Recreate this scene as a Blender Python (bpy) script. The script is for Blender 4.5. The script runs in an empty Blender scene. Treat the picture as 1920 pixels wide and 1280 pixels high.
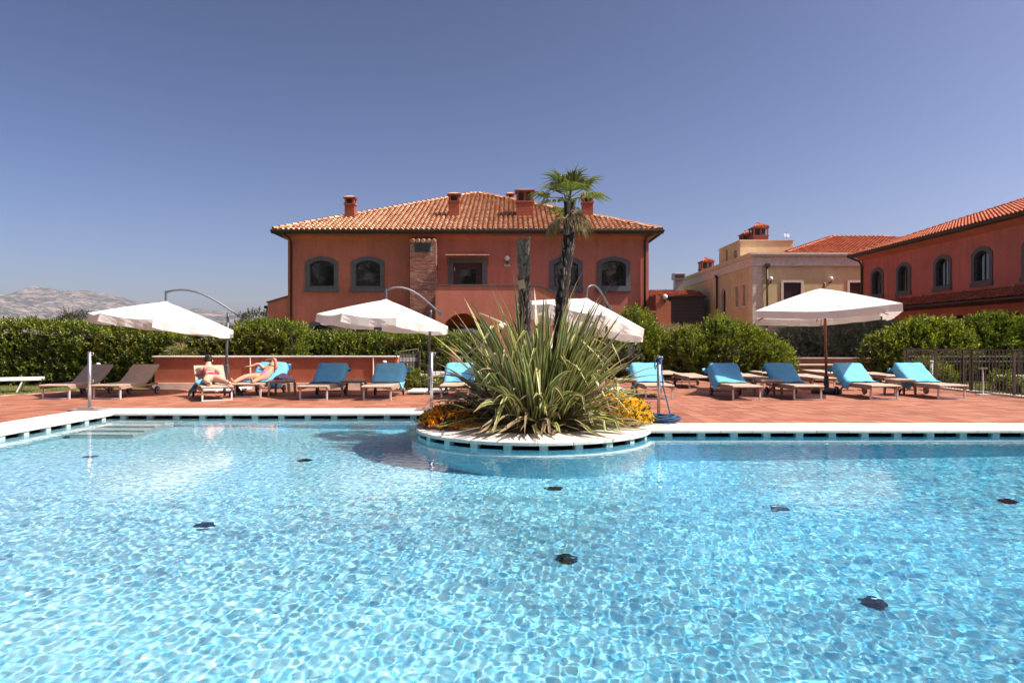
import bpy, bmesh, math, random
import numpy as np
from mathutils import Vector, Matrix
from mathutils.geometry import tessellate_polygon
R = math.radians
random.seed(7)
rng = np.random.default_rng(11)
sc = bpy.context.scene
col = sc.collection

# ---------------------------------------------------------------- camera, sky, sun, exposure
EYE = 1.36                       # eye height above the pool deck
FPX = 1280.0                     # 24 mm lens on a 36 mm frame, 1920 px wide
cam = bpy.data.objects.new('camera', bpy.data.cameras.new('camera')); col.objects.link(cam)
cam.location = (0, 0, EYE); cam.rotation_euler = (R(90), 0, 0)
cam.data.lens = 24; cam.data.sensor_width = 36; cam.data.clip_end = 20000; cam.data.clip_start = 0.05
sc.camera = cam
SUN = Vector((0.80, -0.145, 1.0)).normalized()
EL = math.asin(SUN.z); AZ = math.atan2(SUN.x, SUN.y)
world = bpy.data.worlds.new('World'); sc.world = world; world.use_nodes = True
wn = world.node_tree
sky = wn.nodes.new('ShaderNodeTexSky'); sky.sky_type = 'NISHITA'; sky.sun_disc = False
sky.sun_elevation = EL; sky.sun_rotation = AZ; sky.altitude = 0
sky.air_density = 0.7; sky.dust_density = 2.5; sky.ozone_density = 4.5
gm = wn.nodes.new('ShaderNodeGamma'); gm.inputs[1].default_value = 1.5      # a deeper, clearer sky overall
tn = wn.nodes.new('ShaderNodeMix'); tn.data_type = 'RGBA'; tn.blend_type = 'MULTIPLY'; tn.inputs[0].default_value = 1; tn.inputs[7].default_value = (.83, .645, .56, 1)
wn.links.new(sky.outputs[0], gm.inputs[0]); wn.links.new(gm.outputs[0], tn.inputs[6]); wn.links.new(tn.outputs[2], wn.nodes['Background'].inputs[0])
wn.nodes['Background'].inputs[1].default_value = 0.058
sl = bpy.data.lights.new('sun', 'SUN'); sl.energy = 4.2; sl.angle = R(0.55); sl.color = (1, .955, .88)
so = bpy.data.objects.new('sun', sl); col.objects.link(so)
so.rotation_euler = SUN.to_track_quat('Z', 'Y').to_euler()
sl.cycles.is_caustics_light = True
vs = sc.view_settings
vs.view_transform = 'Standard'; vs.look = 'None'; vs.exposure = 1.05; vs.gamma = 1; vs.use_curve_mapping = False
cy = sc.cycles
cy.use_denoising = True; cy.caustics_refractive = True; cy.caustics_reflective = False
cy.max_bounces = 8; cy.transparent_max_bounces = 12; cy.sample_clamp_indirect = 6.0; cy.blur_glossy = 0.3

# ---------------------------------------------------------------- helpers
def at(X, Y, D):                 # point seen at photo pixel X,Y at distance D in front of the eye
    return Vector(((X-960)/FPX*D, D, EYE-(Y-640)/FPX*D))
def ax(X, D): return (X-960)/FPX*D

def nodes(name):
    m = bpy.data.materials.new(name); m.use_nodes = True
    nt = m.node_tree
    return m, nt, nt.nodes['Principled BSDF'], nt.nodes['Material Output']
def N(nt, t, **kw):
    n = nt.nodes.new(t)
    for k, v in kw.items():
        if k in n.inputs: n.inputs[k].default_value = v
        else: setattr(n, k, v)
    return n
def ramp(nt, fac, stops):
    r = nt.nodes.new('ShaderNodeValToRGB'); nt.links.new(fac, r.inputs[0])
    e = r.color_ramp.elements
    while len(e) < len(stops): e.new(.5)
    for el, (p, c) in zip(e, stops):
        el.position = p; el.color = (*c, 1) if len(c) == 3 else c
    return r.outputs[0]
def mixc(nt, fac, a, b, mode='MIX'):
    n = nt.nodes.new('ShaderNodeMix'); n.data_type = 'RGBA'; n.blend_type = mode
    for s, v in ((n.inputs[0], fac), (n.inputs[6], a), (n.inputs[7], b)):
        if isinstance(v, (int, float)): s.default_value = v
        elif isinstance(v, tuple): s.default_value = (*v, 1)
        else: nt.links.new(v, s)
    return n.outputs[2]
def noise(nt, scale, detail=4, rough=.55, vec=None, dist=0):
    n = N(nt, 'ShaderNodeTexNoise', Scale=scale, Detail=detail, Roughness=rough, Distortion=dist)
    if vec is None:
        g = nt.nodes.new('ShaderNodeNewGeometry'); vec = g.outputs['Position']
    nt.links.new(vec, n.inputs['Vector'])
    return n.outputs[0]
def scaled(nt, s):
    g = nt.nodes.new('ShaderNodeNewGeometry'); m = N(nt, 'ShaderNodeVectorMath', operation='MULTIPLY')
    nt.links.new(g.outputs['Position'], m.inputs[0]); m.inputs[1].default_value = s
    return m.outputs[0]
def bump(nt, b, h, s=.3, d=.02):
    n = N(nt, 'ShaderNodeBump', Strength=s, Distance=d); nt.links.new(h, n.inputs['Height']); nt.links.new(n.outputs[0], b.inputs['Normal'])
def piece_rand(nt):              # a random number per piece: per island and per object together
    g = nt.nodes.new('ShaderNodeNewGeometry'); o = nt.nodes.new('ShaderNodeObjectInfo')
    a = N(nt, 'ShaderNodeMath', operation='ADD'); nt.links.new(g.outputs['Random Per Island'], a.inputs[0]); nt.links.new(o.outputs['Random'], a.inputs[1])
    f = N(nt, 'ShaderNodeMath', operation='FRACT'); nt.links.new(a.outputs[0], f.inputs[0])
    return f.outputs[0]

def plain(name, c, rough=.6, var=.12, scale=6, metal=0, bumps=0, spec=.5):
    m, nt, b, o = nodes(name)
    lo = tuple(x*(1-var) for x in c); hi = tuple(min(1, x*(1+var)) for x in c)
    n = noise(nt, scale, 5)
    nt.links.new(ramp(nt, n, [(.3, lo), (.7, hi)]), b.inputs['Base Color'])
    b.inputs['Roughness'].default_value = rough; b.inputs['Metallic'].default_value = metal
    b.inputs['Specular IOR Level'].default_value = spec
    if bumps: bump(nt, b, noise(nt, scale*12, 3), bumps)
    return m

def stucco(name, c, streak=.55, dark=.62):
    m, nt, b, o = nodes(name)
    big = noise(nt, .55, 5, .6); fine = noise(nt, 9, 4)
    st = noise(nt, 1, 5, .6, scaled(nt, (2.6, 2.6, .22)))
    c0 = tuple(x*.86 for x in c); c1 = tuple(min(1, x*1.14) for x in c)
    base = ramp(nt, big, [(.3, c0), (.7, c1)])
    k = ramp(nt, st, [(.35, (0, 0, 0)), (.75, (1, 1, 1))])
    base = mixc(nt, 0.0, base, tuple(x*dark for x in c))
    mx = base.node; f = N(nt, 'ShaderNodeMath', operation='MULTIPLY'); f.inputs[1].default_value = streak
    nt.links.new(k, f.inputs[0]); nt.links.new(f.outputs[0], mx.inputs[0])
    base = mixc(nt, .18, base, fine, 'OVERLAY')
    nt.links.new(base, b.inputs['Base Color'])
    b.inputs['Roughness'].default_value = .92; b.inputs['Specular IOR Level'].default_value = .2
    bump(nt, b, noise(nt, 40, 3), .25, .01)
    return m

def pieces(name, cols, rough=.8, fine=30, var=.25, bumps=.2):
    m, nt, b, o = nodes(name)
    n = len(cols)
    c = ramp(nt, piece_rand(nt), [(i/max(1, n-1), cc) for i, cc in enumerate(cols)])
    nz = noise(nt, fine, 4); c = mixc(nt, var, c, nz, 'OVERLAY')
    c = mixc(nt, .25, c, noise(nt, 1.1, 4, .6), 'OVERLAY')
    nt.links.new(c, b.inputs['Base Color']); b.inputs['Roughness'].default_value = rough
    b.inputs['Specular IOR Level'].default_value = .3
    bump(nt, b, noise(nt, fine*2, 3), bumps, .01)
    return m

def leafy(name, cols, rough=.38, trans=.3, spec=.5):
    m, nt, b, o = nodes(name)
    n = len(cols)
    c = ramp(nt, piece_rand(nt), [(i/max(1, n-1), cc) for i, cc in enumerate(cols)])
    big = ramp(nt, noise(nt, 1.3, 3), [(.3, (.72, .74, .7)), (.7, (1.2, 1.15, 1.1))])
    c = mixc(nt, 1, c, big, 'MULTIPLY')
    nt.links.new(c, b.inputs['Base Color']); b.inputs['Roughness'].default_value = rough
    b.inputs['Specular IOR Level'].default_value = spec
    if trans:
        t = nt.nodes.new('ShaderNodeBsdfTranslucent')
        cc = mixc(nt, 1, c, (1.5, 1.6, .6), 'MULTIPLY'); nt.links.new(cc, t.inputs[0])
        mx = nt.nodes.new('ShaderNodeMixShader'); mx.inputs[0].default_value = trans
        nt.links.new(b.outputs[0], mx.inputs[1]); nt.links.new(t.outputs[0], mx.inputs[2]); nt.links.new(mx.outputs[0], o.inputs[0])
    return m

def fabric(name, c, trans=.0, rough=.85, wscale=0):
    m, nt, b, o = nodes(name)
    n = noise(nt, 3.5, 4); cc = ramp(nt, n, [(.3, tuple(x*.93 for x in c)), (.7, c)])
    nt.links.new(cc, b.inputs['Base Color']); b.inputs['Roughness'].default_value = rough; b.inputs['Specular IOR Level'].default_value = .15
    bump(nt, b, noise(nt, wscale or 60, 2), .25, .004)
    if trans:
        t = nt.nodes.new('ShaderNodeBsdfTranslucent'); nt.links.new(cc, t.inputs[0])
        mx = nt.nodes.new('ShaderNodeMixShader'); mx.inputs[0].default_value = trans
        nt.links.new(b.outputs[0], mx.inputs[1]); nt.links.new(t.outputs[0], mx.inputs[2]); nt.links.new(mx.outputs[0], o.inputs[0])
    return m

M = {}
M['red'] = stucco('red_stucco', (.55, .180, .126))
M['red_wall'] = stucco('red_garden_stucco', (.42, .13, .075), .45, .6)
M['red_dark'] = stucco('deep_red_stucco', (.54, .175, .14), .5, .65)
M['yellow'] = stucco('ochre_stucco', (.66, .50, .28), .35, .72)
M['slate_wall'] = stucco('slate_stucco', (.075, .075, .082), .3, .7)
M['basalt'] = plain('basalt_trim', (.105, .108, .122), .75, .18, 7, bumps=.2)
M['stone'] = plain('limestone', (.64, .53, .45), .85, .16, 5, bumps=.2)
M['greystone'] = plain('grey_stone', (.24, .19, .175), .85, .2, 5, bumps=.3)
M['gutter'] = plain('brown_gutter_metal', (.028, .018, .015), .5, .2, 3)
M['dark_wood'] = plain('dark_red_wood', (.045, .014, .012), .5, .25, 9)
M['frame'] = plain('dark_window_frame', (.025, .018, .016), .45, .2, 8)
M['tile'] = pieces('clay_roof_tile', [(.40, .17, .085), (.55, .30, .175), (.64, .40, .26), (.46, .21, .11), (.58, .34, .21)], .85, 16, .2)
M['tile_red'] = pieces('red_clay_roof_tile', [(.34, .075, .030), (.44, .115, .048), (.50, .17, .085), (.38, .090, .036)], .85, 16, .2)
M['tile_bed'] = plain('roof_bed', (.17, .065, .034), .9, .25, 3)
M['brick'] = pieces('red_brick', [(.26, .085, .06), (.38, .15, .10), (.48, .25, .19), (.24, .09, .07), (.43, .19, .14)], .9, 25, .3)
M['mortar'] = plain('mortar', (.34, .27, .22), .95, .15, 20)
M['chimney'] = pieces('chimney_brick', [(.27, .070, .042), (.23, .062, .040), (.31, .09, .055)], .9, 20, .25)
M['chimney_cap'] = plain('chimney_cap', (.48, .26, .17), .9, .2, 9)
M['coping'] = pieces('cream_coping', [(.64, .58, .50), (.69, .64, .56), (.60, .55, .48)], .7, 14, .18, .1)
M['deck_tile'] = pieces('terracotta_paver', [(.215, .075, .042), (.29, .112, .064), (.345, .145, .088), (.25, .092, .05), (.31, .122, .07)], .75, 10, .22, .12)
M['grout'] = plain('pale_grout', (.52, .33, .26), .95, .12, 6)
M['spacer'] = plain('green_white_spacer', (.42, .50, .44), .5, .15, 12)
M['dark_void'] = plain('channel_concrete', (.06, .06, .055), .9, .2, 8)
M['soil'] = plain('dry_soil', (.13, .085, .055), .95, .35, 9, bumps=.5)
M['metal'] = plain('brushed_steel', (.48, .48, .50), .35, .08, 14, .85)
M['grey_metal'] = plain('grey_painted_metal', (.10, .105, .115), .42, .12, 8, .3)
M['white_metal'] = plain('white_lounger_metal', (.60, .58, .56), .45, .08, 10)
M['white_plastic'] = plain('white_plastic', (.70, .69, .66), .45, .06, 8)
M['iron'] = plain('brown_wrought_iron', (.11, .082, .070), .55, .25, 15, .3)
M['galv'] = plain('galvanised_steel', (.33, .33, .335), .45, .12, 4, .7)
M['tan_frame'] = plain('taupe_frame', (.30, .215, .155), .6, .12, 12)
M['rubber'] = plain('black_rubber', (.018, .018, .02), .6, .2, 20)
M['wheel_hub'] = plain('pale_wheel_disc', (.36, .33, .33), .5, .1, 20)
M['canopy'] = fabric('ecru_canopy', (.76, .73, .69), .26)
M['towel'] = fabric('blue_towel', (.165, .49, .74), .12, .95, 90)
M['wood'] = plain('umbrella_wood', (.22, .075, .035), .5, .25, 14)
M['rope'] = plain('blue_rope', (.025, .075, .18), .8, .4, 90, bumps=.6)
M['skin_a'] = plain('tanned_skin', (.56, .31, .21), .5, .07, 9)
M['skin_b'] = plain('deep_tanned_skin', (.47, .22, .13), .45, .08, 9)
M['hair'] = plain('dark_hair', (.018, .012, .010), .45, .3, 50)
M['pink'] = plain('pink_swimwear', (.55, .028, .12), .7, .1, 12)
M['purple'] = plain('violet_swimwear', (.13, .10, .62), .7, .1, 12)
M['lilac'] = plain('lilac_cloth', (.42, .30, .46), .9, .3, 16)
M['maroon'] = plain('maroon_cloth', (.16, .02, .045), .9, .2, 16)
M['black_bag'] = plain('black_nylon', (.02, .02, .022), .6, .3, 14)
M['black_plastic'] = plain('black_plastic', (.012, .018, .026), .5, .2, 30)
M['globe'] = plain('opal_globe', (.80, .78, .74), .25, .03, 5)
M['bark'] = plain('palm_bark', (.020, .013, .010), .95, .55, 22, bumps=.7)
M['stub'] = plain('palm_leaf_base', (.17, .135, .11), .9, .4, 24)
M['branch'] = plain('dark_twigs', (.022, .024, .012), .9, .4, 10)
M['deadwood'] = plain('dead_wood', (.16, .125, .11), .9, .3, 6)
M['laurel'] = leafy('laurel_leaf', [(.045, .072, .009), (.085, .122, .012), (.135, .172, .018), (.20, .23, .028), (.066, .096, .011)], .42, .25, .4)
M['laurel_new'] = leafy('young_laurel_leaf', [(.17, .20, .020), (.25, .27, .030), (.32, .32, .06)], .36, .35)
M['olive'] = leafy('grey_green_leaf', [(.060, .066, .055), (.085, .090, .074), (.045, .05, .042)], .6, .1)
M['pine'] = leafy('dark_far_foliage', [(.035, .045, .022), (.055, .065, .028), (.07, .075, .04)], .7, .1)
M['dry'] = leafy('dry_grass', [(.40, .30, .19), (.50, .40, .27), (.33, .25, .16)], .8, .2)
M['frond'] = leafy('palm_frond', [(.07, .11, .022), (.12, .16, .035), (.21, .22, .06), (.09, .13, .03)], .4, .25)
M['frond_dead'] = leafy('dead_palm_frond', [(.30, .22, .12), (.20, .15, .085), (.36, .28, .17)], .8, .1)
M['lantana'] = leafy('lantana_leaf', [(.035, .055, .012), (.065, .085, .02), (.09, .10, .03)], .6, .2)
M['orange'] = leafy('orange_petals', [(.75, .30, .012), (.85, .40, .02), (.70, .22, .01)], .7, .2)
M['yellowf'] = leafy('yellow_petals', [(.78, .50, .018), (.85, .60, .03), (.72, .42, .015)], .7, .2)
M['tag'] = plain('cardboard_tag', (.42, .30, .20), .9, .1, 9)
M['white_board'] = plain('white_board', (.72, .70, .68), .6, .05, 9)

# woven lounger bed: fine weave across the slab
m, nt, b, o = nodes('woven_taupe'); M['weave'] = m
tc = nt.nodes.new('ShaderNodeTexCoord')
w1 = N(nt, 'ShaderNodeTexWave', Scale=26.0, wave_type='BANDS', bands_direction='Y'); w2 = N(nt, 'ShaderNodeTexWave', Scale=26.0, wave_type='BANDS', bands_direction='X')
for w_ in (w1, w2): w_.inputs['Distortion'].default_value = .6; nt.links.new(tc.outputs['Object'], w_.inputs['Vector'])
ma = N(nt, 'ShaderNodeMath', operation='MAXIMUM'); nt.links.new(w1.outputs['Fac'], ma.inputs[0]); nt.links.new(w2.outputs['Fac'], ma.inputs[1])
c = ramp(nt, ma.outputs[0], [(.2, (.25, .175, .125)), (.9, (.47, .36, .275))])
c = mixc(nt, .2, c, noise(nt, 7, 4), 'OVERLAY')
nt.links.new(c, b.inputs['Base Color']); b.inputs['Roughness'].default_value = .7; bump(nt, b, ma.outputs[0], .5, .006)

# window glass: dark, mirror-like
m, nt, b, o = nodes('window_glass'); M['glass'] = m
b.inputs['Base Color'].default_value = (.012, .014, .016, 1); b.inputs['Roughness'].default_value = .03
b.inputs['Specular IOR Level'].default_value = 1.0; b.inputs['Coat Weight'].default_value = .8; b.inputs['Coat Roughness'].default_value = .02
bump(nt, b, noise(nt, 1.2, 2), .08, .05)

# variegated flax: green middle, cream margins, brown tips
def flax_mat(name, green, cream, dead=None):
    m, nt, b, o = nodes(name)
    uv = nt.nodes.new('ShaderNodeUVMap'); sx = nt.nodes.new('ShaderNodeSeparateXYZ'); nt.links.new(uv.outputs[0], sx.inputs[0])
    d = N(nt, 'ShaderNodeMath', operation='SUBTRACT'); nt.links.new(sx.outputs[0], d.inputs[0]); d.inputs[1].default_value = .5
    a = N(nt, 'ShaderNodeMath', operation='ABSOLUTE'); nt.links.new(d.outputs[0], a.inputs[0])
    rnd = piece_rand(nt); sh = N(nt, 'ShaderNodeMath', operation='MULTIPLY_ADD'); nt.links.new(rnd, sh.inputs[0]); sh.inputs[1].default_value = .22; nt.links.new(a.outputs[0], sh.inputs[2])
    c = ramp(nt, sh.outputs[0], [(.0, green), (.33, tuple(x*1.25 for x in green)), (.40, cream), (.70, tuple(x*.9 for x in cream))])
    tip = ramp(nt, sx.outputs[1], [(.80, (0, 0, 0)), (1.0, (1, 1, 1))])
    c = mixc(nt, tip, c, (.26, .17, .10))
    c = mixc(nt, .3, c, noise(nt, 9, 4), 'OVERLAY')
    nt.links.new(c, b.inputs['Base Color']); b.inputs['Roughness'].default_value = .4
    t = nt.nodes.new('ShaderNodeBsdfTranslucent'); nt.links.new(c, t.inputs[0])
    mx = nt.nodes.new('ShaderNodeMixShader'); mx.inputs[0].default_value = .2
    nt.links.new(b.outputs[0], mx.inputs[1]); nt.links.new(t.outputs[0], mx.inputs[2]); nt.links.new(mx.outputs[0], o.inputs[0])
    return m
M['flax'] = flax_mat('variegated_flax', (.062, .100, .024), (.50, .47, .16))
M['flax_dead'] = flax_mat('withered_flax', (.22, .155, .09), (.36, .28, .17))

# pool mosaic
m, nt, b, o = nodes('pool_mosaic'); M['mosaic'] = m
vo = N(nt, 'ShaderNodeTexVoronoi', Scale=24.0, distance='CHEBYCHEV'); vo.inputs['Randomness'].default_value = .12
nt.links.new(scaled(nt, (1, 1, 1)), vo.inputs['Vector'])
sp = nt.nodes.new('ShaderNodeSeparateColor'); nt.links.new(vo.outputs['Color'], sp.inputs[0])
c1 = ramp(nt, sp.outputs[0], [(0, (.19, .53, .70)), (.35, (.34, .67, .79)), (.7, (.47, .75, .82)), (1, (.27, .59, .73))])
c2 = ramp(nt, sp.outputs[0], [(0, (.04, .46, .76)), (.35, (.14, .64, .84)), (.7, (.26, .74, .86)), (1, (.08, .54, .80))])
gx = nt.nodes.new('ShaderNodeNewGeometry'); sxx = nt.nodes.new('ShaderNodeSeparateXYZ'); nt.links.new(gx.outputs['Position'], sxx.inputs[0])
mr = N(nt, 'ShaderNodeMapRange'); mr.inputs[1].default_value = -5; mr.inputs[2].default_value = 4; nt.links.new(sxx.outputs[0], mr.inputs[0])     # water's light absorption painted into the tile colour, bluer towards the deep end
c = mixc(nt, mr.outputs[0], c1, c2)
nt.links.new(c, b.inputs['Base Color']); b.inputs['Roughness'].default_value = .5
M['ledge'] = plain('pale_pool_tile', (.58, .70, .72), .5, .05, 8)
M['step_edge'] = plain('green_step_tile', (.03, .20, .21), .5, .1, 9)

# water surface
m, nt, b, o = nodes('pool_water'); M['water'] = m
nt.nodes.remove(b)
g = N(nt, 'ShaderNodeBsdfGlass', IOR=1.333, Roughness=0.0); g.inputs['Color'].default_value = (.965, .99, 1, 1)
nt.links.new(g.outputs[0], o.inputs[0])

# ground: dry lawn
m, nt, b, o = nodes('lawn_ground'); M['ground'] = m
c = ramp(nt, noise(nt, .8, 6, .6), [(.3, (.10, .115, .030)), (.55, (.17, .165, .05)), (.75, (.24, .20, .09))])
c = mixc(nt, .5, c, noise(nt, 22, 4, .7), 'OVERLAY')
nt.links.new(c, b.inputs['Base Color']); b.inputs['Roughness'].default_value = .95; b.inputs['Specular IOR Level'].default_value = .1
bump(nt, b, noise(nt, 30, 4, .7), .8, .05)
M['grass'] = leafy('lawn_grass', [(.10, .14, .03), (.17, .19, .05), (.25, .23, .09), (.13, .16, .035)], .6, .2)

# mountain
m, nt, b, o = nodes('mountain_rock'); M['mountain'] = m
n1 = noise(nt, .013, 9, .72); n2 = noise(nt, .06, 6, .75)
mm = N(nt, 'ShaderNodeMath', operation='MULTIPLY_ADD'); nt.links.new(n1, mm.inputs[0]); mm.inputs[1].default_value = .6; 
mh = N(nt, 'ShaderNodeMath', operation='MULTIPLY'); mh.inputs[1].default_value = .4; nt.links.new(n2, mh.inputs[0]); nt.links.new(mh.outputs[0], mm.inputs[2])
c = ramp(nt, mm.outputs[0], [(.43, (.035, .045, .045)), (.495, (.075, .08, .075)), (.53, (.20, .16, .145)), (.64, (.30, .245, .22))])
nt.links.new(c, b.inputs['Base Color']); b.inputs['Roughness'].default_value = 1; b.inputs['Specular IOR Level'].default_value = 0
bump(nt, b, n2, .8, 12)

# ---- objects
def link(o, parent=None):
    col.objects.link(o)
    if parent is not None: o.parent = parent
    return o
def tag(o, label=None, cat=None, group=None, kind=None):
    if label: o['label'] = label
    if cat: o['category'] = cat
    if group: o['group'] = group
    if kind: o['kind'] = kind
    return o
def thing(name, label, cat, loc=(0, 0, 0), rz=0, group=None):
    o = bpy.data.objects.new(name, None); o.empty_display_size = .1
    col.objects.link(o); o.location = loc; o.rotation_euler = (0, 0, rz)
    return tag(o, label, cat, group)
def copy_tree(o, parent=None):
    c = o.copy(); col.objects.link(c); c.parent = parent
    for ch in o.children: copy_tree(ch, c)
    return c

def np_mesh(name, V, F, mat, parent=None, smooth=False, uv=None):
    """V (n,3); F list of index arrays (m,k) or one array"""
    me = bpy.data.meshes.new(name)
    V = np.asarray(V, np.float32)
    Fs = F if isinstance(F, list) else [F]
    Fs = [np.asarray(f, np.int32) for f in Fs if len(f)]
    me.vertices.add(len(V)); me.vertices.foreach_set('co', V.ravel())
    lv = np.concatenate([f.ravel() for f in Fs]); ls = []; s = 0
    for f in Fs:
        ls.append(np.arange(len(f), dtype=np.int32)*f.shape[1] + s); s += f.size
    ls = np.concatenate(ls)
    me.loops.add(len(lv)); me.loops.foreach_set('vertex_index', lv)
    me.polygons.add(len(ls)); me.polygons.foreach_set('loop_start', ls)
    me.polygons.foreach_set('use_smooth', np.full(len(ls), bool(smooth)))
    me.update(calc_edges=True)
    if uv is not None:
        u = me.uv_layers.new(name='UVMap'); u.data.foreach_set('uv', np.asarray(uv, np.float32)[lv].ravel())
    if mat is not None: me.materials.append(mat)
    o = bpy.data.objects.new(name, me)
    return link(o, parent)

class MB:
    def __init__(s): s.v = []; s.f = []
    def add(s, V, F):
        b = len(s.v); s.v += [tuple(v) for v in V]; s.f += [tuple(i+b for i in f) for f in F]; return s
    def box(s, x0, x1, y0, y1, z0, z1):
        V = [(x, y, z) for z in (z0, z1) for y in (y0, y1) for x in (x0, x1)]
        return s.add(V, [(0, 2, 3, 1), (4, 5, 7, 6), (0, 1, 5, 4), (2, 6, 7, 3), (0, 4, 6, 2), (1, 3, 7, 5)])
    def cbox(s, c, h, rot=None):
        c = Vector(c); V = []
        for z in (-1, 1):
            for y in (-1, 1):
                for x in (-1, 1):
                    p = Vector((x*h[0], y*h[1], z*h[2]))
                    if rot is not None: p = rot @ p
                    V.append(c+p)
        return s.add(V, [(0, 2, 3, 1), (4, 5, 7, 6), (0, 1, 5, 4), (2, 6, 7, 3), (0, 4, 6, 2), (1, 3, 7, 5)])
    def tube(s, pts, r, n=8, cap=True):
        pts = [Vector(p) for p in pts]; rs = r if isinstance(r, (list, tuple)) else [r]*len(pts)
        V = []; prev = None
        for i, p in enumerate(pts):
            t = (pts[min(i+1, len(pts)-1)] - pts[max(i-1, 0)]).normalized()
            if prev is None:
                a = Vector((0, 0, 1)) if abs(t.z) < .9 else Vector((1, 0, 0)); u = t.cross(a).normalized()
            else: u = (prev - t*prev.dot(t)).normalized()
            prev = u; w = t.cross(u)
            for k in range(n):
                q = 2*math.pi*k/n; V.append(p + (u*math.cos(q) + w*math.sin(q))*rs[i])
        F = [(i*n+k, i*n+(k+1) % n, (i+1)*n+(k+1) % n, (i+1)*n+k) for i in range(len(pts)-1) for k in range(n)]
        if cap: F += [tuple(range(n))[::-1], tuple((len(pts)-1)*n+k for k in range(n))]
        return s.add(V, F)
    def lathe(s, prof, c=(0, 0, 0), n=20, cap=True):
        V = [(c[0]+r*math.cos(2*math.pi*k/n), c[1]+r*math.sin(2*math.pi*k/n), c[2]+z) for r, z in prof for k in range(n)]
        F = [(i*n+k, i*n+(k+1) % n, (i+1)*n+(k+1) % n, (i+1)*n+k) for i in range(len(prof)-1) for k in range(n)]
        if cap: F += [tuple(range(n))[::-1], tuple((len(prof)-1)*n+k for k in range(n))]
        return s.add(V, F)
    def prism(s, poly, z0, z1):
        n = len(poly)
        V = [(x, y, z0) for x, y in poly] + [(x, y, z1) for x, y in poly]
        return s.add(V, [tuple(range(n))[::-1], tuple(range(n, 2*n))] + [(i, (i+1) % n, n+(i+1) % n, n+i) for i in range(n)])
    def build(s, name, mat, parent=None, smooth=False, bevel=0):
        me = bpy.data.meshes.new(name); me.from_pydata(s.v, [], s.f); me.update()
        if bevel:
            bm = bmesh.new(); bm.from_mesh(me)
            bmesh.ops.bevel(bm, geom=list(bm.edges), offset=bevel, segments=1, affect='EDGES', clamp_overlap=True)
            bm.to_mesh(me); bm.free()
        if smooth: me.polygons.foreach_set('use_smooth', [True]*len(me.polygons))
        if mat: me.materials.append(mat)
        return link(bpy.data.objects.new(name, me), parent)
def share(me, name, parent, mtx):
    o = bpy.data.objects.new(name, me); col.objects.link(o); o.parent = parent; o.matrix_local = mtx; return o

def arch(cx, z0, z1, w, rise, n=10):
    rise = max(rise, 1e-3); Rr = (w*w/4+rise*rise)/(2*rise); a = math.asin(min(1, w/2/Rr))
    if rise > w/2: a = math.pi - a
    P = [(cx-w/2, z0), (cx+w/2, z0)]
    for i in range(n+1):
        t = a - 2*a*i/n; P.append((cx+Rr*math.sin(t), z1-Rr+Rr*math.cos(t)))
    return P
def facade(name, mat, parent, outer, holes, mp, depth=.3):
    """wall sheet with openings and their reveals; mp(u, v, d) maps wall coordinates, d outwards"""
    loops = [outer]+holes
    tri = tessellate_polygon([[Vector((u, v, 0)) for u, v in L] for L in loops])
    flat = [p for L in loops for p in L]
    mb = MB(); mb.add([mp(u, v, 0) for u, v in flat], [tuple(t) for t in tri])
    for H in holes:
        n = len(H); mb.add([mp(u, v, 0) for u, v in H]+[mp(u, v, -depth) for u, v in H], [(i, (i+1) % n, n+(i+1) % n, n+i) for i in range(n)])
    return mb.build(name, mat, parent)
def poly_sheet(name, mat, loops, z, parent=None):
    tri = tessellate_polygon([[Vector((x, y, 0)) for x, y in L] for L in loops])
    flat = [p for L in loops for p in L]
    mb = MB(); mb.add([(x, y, z) for x, y in flat], [tuple(t) for t in tri]); return mb.build(name, mat, parent)
def ring_frame(outer, inner, mp, d, back):
    n = len(outer); mb = MB()
    mb.add([mp(u, v, d) for u, v in outer]+[mp(u, v, d) for u, v in inner]+[mp(u, v, 0) for u, v in outer]+[mp(u, v, -back) for u, v in inner],
           [(i, (i+1) % n, n+(i+1) % n, n+i) for i in range(n)]+[(i, (i+1) % n, 2*n+(i+1) % n, 2*n+i) for i in range(n)]+[(n+i, n+(i+1) % n, 3*n+(i+1) % n, 3*n+i) for i in range(n)])
    return mb
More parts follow.
